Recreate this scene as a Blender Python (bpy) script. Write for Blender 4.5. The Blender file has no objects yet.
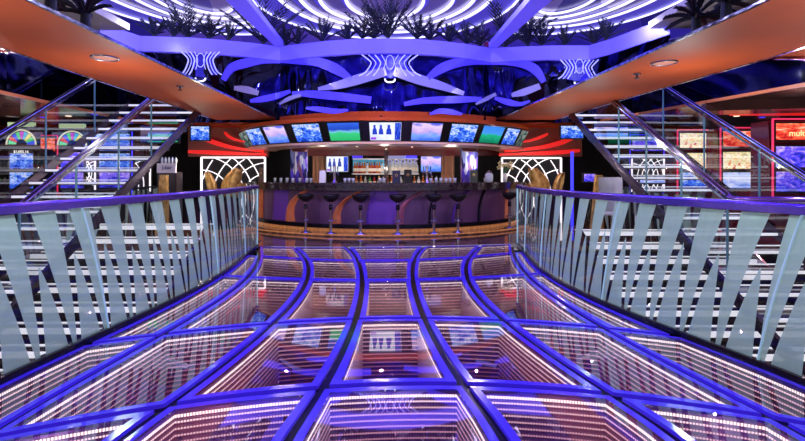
import bpy, math, random
import numpy as np
random.seed(7)
K, H, CX, HY = 475.0, 1.3, 402.5, 175.0
scene = bpy.context.scene
COL = scene.collection
V3 = lambda *a: np.array(a, float)

def P(x, y, d): return ((x-CX)*d/K, d, H+(HY-y)*d/K)          # a point of the place from its bearing and distance
def G(x, y, z=0.0):
    d = K*(H-z)/(y-HY)
    return ((x-CX)*d/K, d, z)

# ------------------------------------------------------------------ helpers
def tag(o, label=None, cat=None, group=None, kind=None):
    if label: o['label'] = label
    if cat: o['category'] = cat
    if group: o['group'] = group
    if kind: o['kind'] = kind
    return o
def empty(name, loc=(0, 0, 0), label=None, cat=None, group=None, rz=0):
    o = bpy.data.objects.new(name, None); COL.objects.link(o)
    o.location = loc; o.rotation_euler = (0, 0, rz); o.empty_display_size = .1
    return tag(o, label, cat, group)
class MB:
    def __init__(s): s.v = []; s.f = []; s.uv = []; s.m = []; s.sm = []
    def face(s, pts, uv=None, m=0, smooth=False):
        b = len(s.v); s.v += [tuple(map(float, p)) for p in pts]
        s.f.append(tuple(range(b, b+len(pts)))); s.uv.append(uv or [(0, 0)]*len(pts)); s.m.append(m); s.sm.append(smooth)
        return s
    def grid(s, rows, closed_u=False, closed_v=False, m=0, smooth=True):
        b = len(s.v); R = len(rows); C = len(rows[0])
        for r in rows: s.v += [tuple(map(float, p)) for p in r]
        for i in range(R if closed_v else R-1):
            for j in range(C if closed_u else C-1):
                i2 = (i+1) % R; j2 = (j+1) % C
                s.f.append((b+i*C+j, b+i*C+j2, b+i2*C+j2, b+i2*C+j)); s.m.append(m); s.sm.append(smooth)
                u0, u1, v0, v1 = j/max(1, C-1), (j+1)/max(1, C-1), i/max(1, R-1), (i+1)/max(1, R-1)
                s.uv.append([(u0, v0), (u1, v0), (u1, v1), (u0, v1)])
        return s
    def box(s, x0, x1, y0, y1, z0, z1, m=0):
        return s.hexa([(x0,y0,z0),(x1,y0,z0),(x1,y1,z0),(x0,y1,z0)], [(x0,y0,z1),(x1,y0,z1),(x1,y1,z1),(x0,y1,z1)], m)
    def hexa(s, lo, hi, m=0):
        n = len(lo)
        s.face(lo[::-1], m=m); s.face(hi, m=m)
        for i in range(n):
            j = (i+1) % n; s.face([lo[i], lo[j], hi[j], hi[i]], [(0,0),(1,0),(1,1),(0,1)], m)
        return s
    def prism_y(s, pts, y0, y1, m=0):     # outline in x,z extruded along y
        return s.hexa([(p[0], y1, p[1]) for p in pts], [(p[0], y0, p[1]) for p in pts], m)
    def tube(s, path, r, n=8, m=0, caps=True, flat=1.0):
        path = [np.array(p, float) for p in path]; N = len(path); rows = []
        rr = r if isinstance(r, (list, tuple)) else [r]*N
        for i, p in enumerate(path):
            t = path[min(N-1, i+1)]-path[max(0, i-1)]; t /= (np.linalg.norm(t)+1e-9)
            up = V3(0, 0, 1) if abs(t[2]) < .9 else V3(0, 1, 0)
            a = np.cross(t, up); a /= np.linalg.norm(a); c = np.cross(a, t)
            rows.append([p+rr[i]*(math.cos(2*math.pi*k/n)*a+flat*math.sin(2*math.pi*k/n)*c) for k in range(n)])
        s.grid(rows, closed_u=True, m=m)
        if caps:
            s.face(rows[0], m=m); s.face(rows[-1][::-1], m=m)
        return s
    def bar(s, path, w, h, m=0):          # rectangular section swept along a path, w sideways, h vertical
        path = [np.array(p, float) for p in path]; N = len(path); rows = []
        for i, p in enumerate(path):
            t = path[min(N-1, i+1)]-path[max(0, i-1)]; t /= (np.linalg.norm(t)+1e-9)
            up = V3(0, 0, 1) if abs(t[2]) < .95 else V3(0, 1, 0)
            a = np.cross(t, up); a /= np.linalg.norm(a); c = np.cross(a, t)
            rows.append([p-a*w/2-c*h/2, p+a*w/2-c*h/2, p+a*w/2+c*h/2, p-a*w/2+c*h/2])
        s.grid(rows, closed_u=True, m=m, smooth=False)
        s.face(rows[0], m=m); s.face(rows[-1][::-1], m=m)
        return s
    def lathe(s, prof, c=(0, 0, 0), n=20, m=0):
        rows = [[(c[0]+r*math.cos(2*math.pi*k/n), c[1]+r*math.sin(2*math.pi*k/n), c[2]+z) for k in range(n)] for r, z in prof]
        return s.grid(rows, closed_u=True, m=m)
    def build(s, name, mats, parent=None, kind=None):
        me = bpy.data.meshes.new(name)
        me.from_pydata(s.v, [], s.f)
        if not isinstance(mats, (list, tuple)): mats = [mats]
        for k in mats: me.materials.append(k)
        me.polygons.foreach_set('material_index', s.m)
        me.polygons.foreach_set('use_smooth', s.sm)
        uvl = me.uv_layers.new(name='UVMap'); flat = []
        for u in s.uv:
            for q in u: flat += [q[0], q[1]]
        uvl.data.foreach_set('uv', flat)
        me.update()
        o = bpy.data.objects.new(name, me); COL.objects.link(o)
        if parent: o.parent = parent
        if kind: o['kind'] = kind
        return o
def dup(root, loc=None, label=None, group=None, rz=None):
    r = root.copy(); COL.objects.link(r)
    if loc is not None: r.location = loc
    if rz is not None: r.rotation_euler = (0, 0, rz)
    if label: r['label'] = label
    if group: r['group'] = group
    for ch in list(root.children):
        c = ch.copy(); COL.objects.link(c); c.parent = r
        for g in list(ch.children):
            d = g.copy(); COL.objects.link(d); d.parent = c
    return r

# ------------------------------------------------------------------ materials
def lin(c):
    return tuple(((v/255)/12.92 if v/255 <= .04045 else ((v/255+.055)/1.055)**2.4) for v in c)+(1.0,)
def base(name):
    m = bpy.data.materials.new(name); m.use_nodes = True
    nt = m.node_tree; nt.nodes.clear()
    out = nt.nodes.new('ShaderNodeOutputMaterial')
    return m, nt, out
def mat(name, col, rough=.5, metal=0, emis=0, ecol=None, spec=.5, noise=None, nscale=8, coat=0):
    m, nt, out = base(name); b = nt.nodes.new('ShaderNodeBsdfPrincipled')
    b.inputs['Base Color'].default_value = lin(col); b.inputs['Roughness'].default_value = rough
    b.inputs['Metallic'].default_value = metal; b.inputs['Specular IOR Level'].default_value = spec
    b.inputs['Coat Weight'].default_value = coat; b.inputs['Coat Roughness'].default_value = .05
    if emis:
        b.inputs['Emission Color'].default_value = lin(ecol or col); b.inputs['Emission Strength'].default_value = emis
    if noise:
        tc = nt.nodes.new('ShaderNodeTexCoord'); n = nt.nodes.new('ShaderNodeTexNoise'); r = nt.nodes.new('ShaderNodeValToRGB')
        n.inputs['Scale'].default_value = nscale; n.inputs['Detail'].default_value = 6
        r.color_ramp.elements[0].position = .35; r.color_ramp.elements[1].position = .65
        r.color_ramp.elements[0].color = lin(col); r.color_ramp.elements[1].color = lin(noise)
        nt.links.new(tc.outputs['Object'], n.inputs['Vector']); nt.links.new(n.outputs['Fac'], r.inputs['Fac'])
        nt.links.new(r.outputs['Color'], b.inputs['Base Color'])
    nt.links.new(b.outputs[0], out.inputs[0])
    return m
def schlick(nt, ior):
    """Fresnel reflectance of a thin pane, the same from both faces"""
    f0 = ((ior-1)/(ior+1))**2; L = nt.links.new
    g = nt.nodes.new('ShaderNodeNewGeometry'); d = nt.nodes.new('ShaderNodeVectorMath'); d.operation = 'DOT_PRODUCT'
    L(g.outputs['Incoming'], d.inputs[0]); L(g.outputs['Normal'], d.inputs[1])
    def mth(op, a, b):
        n = nt.nodes.new('ShaderNodeMath'); n.operation = op
        for k, v in enumerate((a, b)):
            if v is None: continue
            if isinstance(v, (int, float)): n.inputs[k].default_value = v
            else: L(v, n.inputs[k])
        return n.outputs[0]
    c = mth('ABSOLUTE', d.outputs['Value'], None); c = mth('SUBTRACT', 1.0, c); c = mth('POWER', c, 5.0)
    return mth('ADD', mth('MULTIPLY', c, 1-f0), f0)
def glassy(name, tint, ior=1.5, rough=0.0, extra=0.0):
    """thin clear pane: transparent body with a Fresnel reflection"""
    m, nt, out = base(name)
    t = nt.nodes.new('ShaderNodeBsdfTransparent'); t.inputs[0].default_value = tint+(1,)
    g = nt.nodes.new('ShaderNodeBsdfGlossy'); g.inputs['Roughness'].default_value = rough
    mx = nt.nodes.new('ShaderNodeMixShader'); fac = schlick(nt, ior)
    if extra:
        a = nt.nodes.new('ShaderNodeMath'); a.operation = 'ADD'; a.use_clamp = True; a.inputs[1].default_value = extra
        nt.links.new(fac, a.inputs[0]); fac = a.outputs[0]
    nt.links.new(fac, mx.inputs[0]); nt.links.new(t.outputs[0], mx.inputs[1]); nt.links.new(g.outputs[0], mx.inputs[2])
    nt.links.new(mx.outputs[0], out.inputs[0])
    return m
def frosted(name, col, clear=.2):
    m, nt, out = base(name)
    d = nt.nodes.new('ShaderNodeBsdfDiffuse'); d.inputs[0].default_value = lin(col)
    tl = nt.nodes.new('ShaderNodeBsdfTranslucent'); tl.inputs[0].default_value = lin(col)
    t = nt.nodes.new('ShaderNodeBsdfTransparent')
    g = nt.nodes.new('ShaderNodeBsdfGlossy'); g.inputs['Roughness'].default_value = .08
    fo = schlick(nt, 1.12)
    m1 = nt.nodes.new('ShaderNodeMixShader'); m1.inputs[0].default_value = .5
    m2 = nt.nodes.new('ShaderNodeMixShader'); m2.inputs[0].default_value = clear
    m3 = nt.nodes.new('ShaderNodeMixShader')
    L = nt.links.new
    L(d.outputs[0], m1.inputs[1]); L(tl.outputs[0], m1.inputs[2]); L(m1.outputs[0], m2.inputs[1]); L(t.outputs[0], m2.inputs[2])
    L(fo, m3.inputs[0]); L(m2.outputs[0], m3.inputs[1]); L(g.outputs[0], m3.inputs[2]); L(m3.outputs[0], out.inputs[0])
    return m
def screen(name, stops, scale=3.0, strength=1.2, distort=.6, vertical=0.5, seed=0):
    """lit display: colours from noise mixed with height on the screen"""
    m, nt, out = base(name); L = nt.links.new
    uv = nt.nodes.new('ShaderNodeUVMap'); n = nt.nodes.new('ShaderNodeTexNoise'); n.noise_dimensions = '4D'
    n.inputs['W'].default_value = seed; n.inputs['Scale'].default_value = scale; n.inputs['Detail'].default_value = 3; n.inputs['Distortion'].default_value = distort
    sp = nt.nodes.new('ShaderNodeSeparateXYZ'); mx = nt.nodes.new('ShaderNodeMix'); mx.inputs[0].default_value = vertical
    r = nt.nodes.new('ShaderNodeValToRGB'); r.color_ramp.interpolation = 'LINEAR'
    e = r.color_ramp.elements
    e[0].position, e[0].color = stops[0][0], lin(stops[0][1]); e[1].position, e[1].color = stops[-1][0], lin(stops[-1][1])
    for p, c in stops[1:-1]:
        q = e.new(p); q.color = lin(c)
    em = nt.nodes.new('ShaderNodeEmission'); em.inputs[1].default_value = strength
    L(uv.outputs[0], n.inputs['Vector']); L(uv.outputs[0], sp.inputs[0]); L(n.outputs['Fac'], mx.inputs[2]); L(sp.outputs['Y'], mx.inputs[3])
    L(mx.outputs[0], r.inputs[0]); L(r.outputs[0], em.inputs[0]); L(em.outputs[0], out.inputs[0])
    return m
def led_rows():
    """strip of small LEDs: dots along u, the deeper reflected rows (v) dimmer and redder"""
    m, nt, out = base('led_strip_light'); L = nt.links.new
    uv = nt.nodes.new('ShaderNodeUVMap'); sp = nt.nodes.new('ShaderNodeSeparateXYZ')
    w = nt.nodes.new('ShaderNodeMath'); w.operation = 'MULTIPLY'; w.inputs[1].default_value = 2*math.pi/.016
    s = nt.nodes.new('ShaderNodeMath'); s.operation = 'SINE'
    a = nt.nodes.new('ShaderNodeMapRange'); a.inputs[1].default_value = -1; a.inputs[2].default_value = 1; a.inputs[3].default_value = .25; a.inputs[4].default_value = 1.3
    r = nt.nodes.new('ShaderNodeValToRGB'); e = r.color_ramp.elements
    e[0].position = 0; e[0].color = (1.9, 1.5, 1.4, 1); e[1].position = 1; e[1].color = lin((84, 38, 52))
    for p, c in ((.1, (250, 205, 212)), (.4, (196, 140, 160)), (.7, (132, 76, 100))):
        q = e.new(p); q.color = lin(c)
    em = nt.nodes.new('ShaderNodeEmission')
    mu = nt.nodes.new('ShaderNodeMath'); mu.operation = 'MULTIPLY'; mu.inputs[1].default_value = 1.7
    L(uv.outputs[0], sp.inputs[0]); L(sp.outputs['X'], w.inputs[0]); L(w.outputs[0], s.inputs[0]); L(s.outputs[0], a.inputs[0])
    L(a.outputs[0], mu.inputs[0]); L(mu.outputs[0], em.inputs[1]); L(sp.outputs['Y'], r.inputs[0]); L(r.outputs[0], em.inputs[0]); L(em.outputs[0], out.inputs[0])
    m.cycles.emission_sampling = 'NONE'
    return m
def marble(name, a, b, rough=.08, scale=3):
    m, nt, out = base(name); L = nt.links.new
    tc = nt.nodes.new('ShaderNodeTexCoord'); n = nt.nodes.new('ShaderNodeTexNoise'); n.inputs['Scale'].default_value = scale; n.inputs['Detail'].default_value = 9; n.inputs['Distortion'].default_value = 1.5
    r = nt.nodes.new('ShaderNodeValToRGB'); e = r.color_ramp.elements; e[0].position = .38; e[0].color = lin(a); e[1].position = .66; e[1].color = lin(b)
    p = nt.nodes.new('ShaderNodeBsdfPrincipled'); p.inputs['Roughness'].default_value = rough; p.inputs['Coat Weight'].default_value = .6; p.inputs['Coat Roughness'].default_value = .03
    L(tc.outputs['Object'], n.inputs['Vector']); L(n.outputs['Fac'], r.inputs[0]); L(r.outputs[0], p.inputs['Base Color']); L(p.outputs[0], out.inputs[0])
    return m

M = {}
M['orange'] = mat('orange_ceiling_paint', (160, 62, 22), .6, spec=.15, noise=(146, 54, 20), nscale=1.2)
M['orange_trim'] = mat('orange_trim_paint', (200, 110, 60), .4)
M['bronze'] = mat('bronze_ceiling_panel', (98, 58, 48), .2, .6, noise=(70, 42, 40), nscale=2)
M['brown_soffit'] = mat('taupe_soffit_paint', (206, 164, 150), .25)
M['red'] = mat('red_cove_light', (210, 26, 26), .4, emis=.75, ecol=(225, 30, 26))
M['darkred'] = mat('dark_red_lacquer', (84, 12, 18), .3, coat=.3)
M['chrome'] = mat('polished_steel', (205, 205, 215), .12, 1)
M['rail_steel'] = mat('satin_steel', (150, 140, 150), .22, 1)
M['purple_rail'] = mat('steel_painted_reflection', (150, 110, 225), .2, .9, noise=(112, 80, 205), nscale=3)  # violet tint is the blue ceiling's reflection, put into the steel colour
M['dark_steel'] = mat('dark_steel', (44, 42, 54), .25, .8)
M['black'] = mat('black_plastic', (14, 13, 17), .3)
M['matte_black'] = mat('matte_black', (10, 9, 13), .7)
M['mirror_blue'] = mat('dark_blue_mirror', (58, 58, 112), .05, 1, noise=(22, 22, 44), nscale=2.5)
M['mirror_dark'] = mat('smoked_mirror', (58, 58, 76), .07, 1, noise=(30, 30, 46), nscale=1.5)
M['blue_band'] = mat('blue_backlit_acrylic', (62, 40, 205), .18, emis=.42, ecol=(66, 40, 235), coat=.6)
M['fascia'] = mat('fascia_painted_blue_wash', (120, 112, 250), .35, emis=.45, ecol=(84, 70, 240))  # blue LED wash put into the fascia as colour and emission
M['ribbon'] = mat('blue_painted_glow', (80, 70, 240), .3, emis=.5, ecol=(66, 52, 235))
M['grey_ribbon'] = mat('lilac_grey_reflection', (160, 156, 205), .25, .3, emis=.1, ecol=(150, 150, 210))
M['led_white'] = mat('white_led_tube', (235, 235, 255), .4, emis=1.7, ecol=(215, 215, 255))
M['lattice_white'] = mat('white_lattice_light', (250, 245, 245), .4, emis=1.2, ecol=(250, 240, 245))
M['nosing'] = mat('lit_stair_nosing', (225, 225, 228), .35, emis=.62, ecol=(235, 232, 235))
M['tread'] = mat('dark_glass_tread', (48, 46, 58), .12, .3)
M['well'] = mat('tinted_mirror_box', (84, 46, 114), .5, .1)
M['led'] = led_rows()
M['added_blue_panel'] = mat('added_blue_glow_panel', (90, 76, 235), .4, emis=2.0, ecol=(72, 56, 235))
M['floor_glass'] = glassy('half_mirror_glass', (.95, .9, .98), 2.7, .0)
M['glass'] = glassy('clear_glass', (.93, .97, .97), 1.5)
M['frost'] = frosted('frosted_glass_print', (198, 232, 218), .1)
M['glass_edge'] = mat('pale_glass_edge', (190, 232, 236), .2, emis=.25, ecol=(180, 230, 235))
M['gap'] = mat('dark_bronze_channel', (34, 22, 30), .15, .8)
M['marble'] = marble('brown_marble', (66, 44, 40), (150, 108, 86))
M['lower_floor'] = marble('dark_lower_deck', (30, 26, 38), (84, 70, 92), .15, 1.5)
M['granite'] = marble('dark_granite', (26, 20, 26), (74, 54, 60), .12, 14)
M['ochre'] = mat('amber_lit_stone', (190, 130, 84), .35, noise=(96, 58, 40), nscale=14, emis=.3, ecol=(240, 150, 90))
M['leather'] = mat('aubergine_leather', (108, 68, 112), .34, noise=(96, 58, 104), nscale=2)
M['leather_violet'] = mat('violet_leather', (116, 66, 186), .36)
M['warmlit'] = mat('leather_painted_warm_light', (236, 130, 80), .4, noise=(214, 112, 70), nscale=5)  # orange is warm light on the leather, put into its colour
M['gold'] = mat('gold_metal', (232, 190, 116), .3, .45, noise=(176, 128, 66), nscale=9)
M['curtain'] = mat('bronze_drape', (196, 148, 120), .4, .1)
M['amber'] = mat('amber_spirit_glass', (176, 92, 40), .12, coat=.5)
M['clear_bottle'] = mat('clear_bottle_glass', (196, 204, 214), .1, coat=.5)
M['green_bottle'] = mat('green_bottle_glass', (70, 120, 70), .12, coat=.5)
M['blue_bottle'] = mat('blue_bottle_glass', (60, 80, 190), .12, coat=.5)
M['red_bottle'] = mat('red_bottle_glass', (150, 30, 40), .12, coat=.5)
M['label_white'] = mat('paper_label', (225, 220, 210), .6)
M['palm'] = mat('dark_palm_leaf', (18, 26, 40), .5)
M['flower'] = mat('red_petals', (190, 20, 40), .5)
M['cream'] = mat('cream_petals', (226, 206, 160), .5)
M['white_plastic'] = mat('white_plastic', (226, 222, 226), .4)
M['downlight'] = mat('warm_downlight', (255, 230, 200), .4, emis=1.6, ecol=(255, 225, 190))
M['slot_body'] = mat('red_slot_cabinet', (120, 22, 40), .25, coat=.5)
M['slot_dark'] = mat('dark_slot_cabinet', (30, 26, 40), .3, coat=.4)
M['pink_neon'] = mat('pink_neon_edge', (240, 60, 110), .4, emis=.9, ecol=(240, 50, 100))
M['blue_neon'] = mat('blue_neon_edge', (70, 70, 255), .4, emis=1.0, ecol=(60, 60, 255))
SC = {
 'white': screen('white_picture_screen', [(.2, (200, 210, 250)), (.45, (226, 232, 255)), (.55, (236, 240, 255)), (.8, (205, 215, 255))], 2, 1.1, .3, .2, 11),
 'deep': screen('deep_blue_screen', [(.3, (10, 20, 110)), (.5, (30, 60, 220)), (.62, (90, 130, 245)), (.8, (30, 40, 180))], 5, 1.0, 1.0, .1, 12),
 'football': screen('football_screen', [(0, (40, 170, 95)), (.44, (60, 200, 130)), (.5, (120, 190, 225)), (.62, (35, 70, 190)), (1, (60, 110, 235))], 4, 1.1, .3, .8, 1),
 'blue': screen('blue_footage_screen', [(.3, (14, 26, 120)), (.45, (40, 90, 235)), (.55, (120, 170, 250)), (.62, (225, 225, 255)), (.75, (50, 60, 200))], 5, 1.1, 1.5, .15, 2),
 'pink': screen('match_screen', [(.25, (70, 110, 235)), (.42, (120, 160, 250)), (.5, (190, 160, 225)), (.7, (226, 200, 240)), (.8, (90, 100, 230))], 3, 1.15, .6, .55, 3),
 'ice': screen('ice_rink_screen', [(.25, (80, 110, 215)), (.42, (170, 185, 250)), (.55, (225, 225, 255)), (.72, (190, 200, 250)), (.85, (60, 60, 140))], 3, 1.15, 1.0, .35, 4),
 'teal': screen('teal_field_screen', [(.2, (20, 120, 90)), (.48, (30, 175, 130)), (.54, (70, 150, 230)), (.8, (60, 130, 240))], 4, 1.1, .6, .7, 5),
 'warm': screen('slot_game_screen', [(.3, (190, 30, 50)), (.42, (250, 190, 120)), (.5, (255, 245, 225)), (.6, (240, 210, 120)), (.72, (90, 120, 200))], 6, 1.25, .8, .1, 6),
 'redscr': screen('red_slot_screen', [(.3, (120, 10, 20)), (.45, (225, 50, 45)), (.56, (250, 120, 80)), (.7, (255, 235, 215))], 4, 1.15, .8, .15, 7),
 'violet': screen('violet_slot_screen', [(.3, (20, 16, 90)), (.46, (60, 60, 235)), (.56, (120, 90, 240)), (.7, (220, 190, 255))], 4, 1.1, 1.0, .15, 8),
 'dim': screen('dim_corner_screen', [(.3, (30, 40, 50)), (.5, (70, 90, 90)), (.62, (150, 160, 150)), (.8, (60, 60, 80))], 4, .9, 1.0, .15, 9),
}

# ------------------------------------------------------------------ curves of the bridge floor
def fitx(pix, deg=4):
    pts = [G(x, y) for x, y in pix]
    Y = np.array([p[1] for p in pts]); X = np.array([p[0] for p in pts])
    c = np.polyfit(Y-5, X, deg, w=1/Y); lo, hi = Y.min()+.1, Y.max()-.05
    def f(y):
        yy = min(max(y, lo), hi); v = np.polyval(c, yy-5); s = np.polyval(np.polyder(c), yy-5)
        return float(v+(y-yy)*s*(.6 if y < lo else 1))
    return f
def fity(pix, deg=2):
    pts = [G(x, y) for x, y in pix]
    X = np.array([p[0] for p in pts]); Y = np.array([p[1] for p in pts]); c = np.polyfit(X, Y, deg, w=1/Y)
    return lambda x: float(np.polyval(c, min(max(x, -2.9), 2.9)))
railL = fitx([(257,247),(243,258),(230,270),(201,287),(144,317),(117,328),(60,356),(0,383)])
railR = fitx([(516,244),(530,260.5),(535,266),(568.6,287),(619,311),(635.7,320),(662.5,329),(723,351.7),(776.6,373.5),(805,384.5)])
ribs = [railL,
 fitx([(258.6,246),(258.6,257),(250,275),(230,291),(200,312),(174.5,327),(80,380),(0,427)]),
 fitx([(292,246),(305,257.5),(308.5,272),(303.5,287),(290,305),(272,323),(248,347),(208,373.5),(168,404),(121,437)]),
 fitx([(346,246),(359,262.4),(362,278.6),(360,300),(354.6,322),(339,359),(323,385),(301,417),(287.5,438.5)]),
 fitx([(423.7,247),(414,260.5),(413,279.6),(417,296),(425,320.8),(437,343),(454,370),(473,395),(500,430)]),
 fitx([(482.5,244),(469,258),(467,274),(474,290.6),(489,307),(503,319),(522,334),(575,370),(615.5,397),(669,430)]),
 fitx([(512,244),(514,255),(525,271),(544,290.6),(571,307),(600,326),(683,370),(756.5,410),(800,430)]),
 railR]
crosses = [
 fity([(263,247),(300,246),(385,247),(460,245.5),(505,244)]),
 fity([(263.6,256),(302,258.7),(359.6,260.4),(380,260),(413,259.7),(464.7,257),(508,253)]),
 fity([(225,276),(253.6,276.5),(305,278.5),(359.6,279.9),(400,280),(413,280),(470,277.5),(511,274.5),(544,273.6)]),
 fity([(174.5,331.6),(200,330),(250,328),(300,320.5),(350,318.6),(400,317.5),(421,317.6),(497.5,319.8),(544,322.8),(602,328)]),
 fity([(100.7,417),(168,405.4),(221.5,397),(282,389),(323,386),(418.6,384.4),(462,384.4),(516.6,386.6),(598.6,392.6),(702.8,405.4)]),
 lambda x: 1.72]
def uvpt(i, j, u, v):
    Y = crosses[j](0)*(1-v)+crosses[j+1](0)*v
    for _ in range(6):
        X = ribs[i](Y)*(1-u)+ribs[i+1](Y)*u
        Y = crosses[j](X)*(1-v)+crosses[j+1](X)*v
    return X, Y
def ring(i, j, ins, n=7):
    a, b, c, d = uvpt(i,j,0,.5), uvpt(i,j,1,.5), uvpt(i,j,.5,0), uvpt(i,j,.5,1)
    w = math.dist(a, b); h = math.dist(c, d)
    u0, v0 = ins/w, ins/h
    if u0 > .4 or v0 > .45: return None
    out = []
    for k in range(n): out.append(uvpt(i,j,u0+(1-2*u0)*k/n, v0))
    for k in range(n): out.append(uvpt(i,j,1-u0, v0+(1-2*v0)*k/n))
    for k in range(n): out.append(uvpt(i,j,1-u0-(1-2*u0)*k/n, 1-v0))
    for k in range(n): out.append(uvpt(i,j,u0, 1-v0-(1-2*v0)*k/n))
    return out          # starts at the far edge
ORD = ['first', 'second', 'third', 'fourth', 'fifth', 'sixth', 'seventh']
COLN = ['against the left railing', 'second column from the left railing', 'third column from the left railing', 'in the centre column',
        'third column from the right railing', 'second column from the right railing', 'against the right railing']
NL, DZ = 16, .037
for j in range(5):
    for i in range(7):
        outer, inner = ring(i, j, .03), ring(i, j, .08)
        if outer is None or inner is None: continue
        rown = ORD[j]+' row from the bar' if j < 4 else 'row nearest the viewer'
        cx = sum(p[0] for p in inner)/len(inner); cy = sum(p[1] for p in inner)/len(inner)
        t = empty('floor_light_panel', (cx, cy, 0), 'pink-lit mirrored glass floor panel with blue border, %s, %s' % (COLN[i], rown), 'floor panel', 'lit glass floor panels')
        q = lambda p, z: (p[0]-cx, p[1]-cy, z)
        n = len(inner)
        g = MB(); g.hexa([q(p, -.012) for p in inner][::-1], [q(p, 0) for p in inner][::-1]); g.build('glass_top', M['floor_glass'], t)
        b = MB()
        for k in range(n):
            k2 = (k+1) % n
            b.face([q(outer[k], 0), q(outer[k2], 0), q(inner[k2], 0), q(inner[k], 0)])
            b.face([q(outer[k], 0), q(outer[k], -.03), q(outer[k2], -.03), q(outer[k2], 0)])
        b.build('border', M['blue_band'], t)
        w = MB(); zb = -.02-NL*DZ-.04
        for k in range(n):
            k2 = (k+1) % n; w.face([q(inner[k], -.013), q(inner[k2], -.013), q(inner[k2], zb), q(inner[k], zb)])
        w.face([q(p, zb) for p in inner]); w.build('mirror_box', M['well'], t)
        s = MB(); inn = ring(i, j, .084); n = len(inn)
        for lev in range(NL):  # below the first row, strips are built mirror images, dimmed by colour
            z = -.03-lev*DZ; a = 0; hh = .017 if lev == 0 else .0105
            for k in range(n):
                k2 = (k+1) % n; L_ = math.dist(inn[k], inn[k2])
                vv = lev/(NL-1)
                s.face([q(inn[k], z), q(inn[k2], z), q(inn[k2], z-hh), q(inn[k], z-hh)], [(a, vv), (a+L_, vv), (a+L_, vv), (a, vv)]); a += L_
        s.build('led_and_reflected_rows', M['led'], t)
# channels between the panels, and slab under the railings
fl = MB()
YS = [1.72+(8.75-1.72)*k/40 for k in range(41)]
for i in range(8):
    fl.grid([[(ribs[i](y)-.035, y, -.022), (ribs[i](y)+.035, y, -.022)] for y in YS], smooth=False)
for j in range(1, 6):
    xs = [ribs[0](5)+.0+(ribs[7](5)-ribs[0](5))*k/30 for k in range(31)]
    xs = [x-.35+.7*k/30 for k, x in enumerate(xs)] if j in (1, 4, 5) else xs
    fl.grid([[(x, crosses[j](x)-.035, -.024), (x, crosses[j](x)+.035, -.024)] for x in xs], smooth=False)
fl.build('floor_channel', M['gap'], kind='structure').name = 'floor'
ed = MB()
for sgn, f in ((-1, railL), (1, railR)):
    ed.bar([(f(y)+sgn*.07, y, -.16) for y in YS], .14, .32)
ed.build('trim_1', M['dark_steel'], kind='structure')
nf = MB(); nf.box(railL(1.7), railR(1.7), -2.5, 1.70, -.3, 0); nf.build('floor_near', M['marble'], kind='structure').name = 'floor'
# bar-level floor
ff = MB()
xs = np.linspace(-2.75, 2.3, 25)
lo = [(x, crosses[0](x)+.02, 0) for x in xs]
ff.grid([lo, [(x, 12.0, 0) for x in xs]], smooth=False)
ff.box(-16, -2.75, 9.4, 22, -.2, 0); ff.box(2.3, 16, 9.4, 22, -.2, 0); ff.box(-2.75, 2.3, 12, 22, -.2, 0)
ff.build('floor', M['marble'], kind='structure')
lf = MB(); lf.box(-16, 16, 1, 22, -3.4, -3.2); lf.build('floor_lower_deck', M['lower_floor'], kind='structure').name = 'floor'

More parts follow.
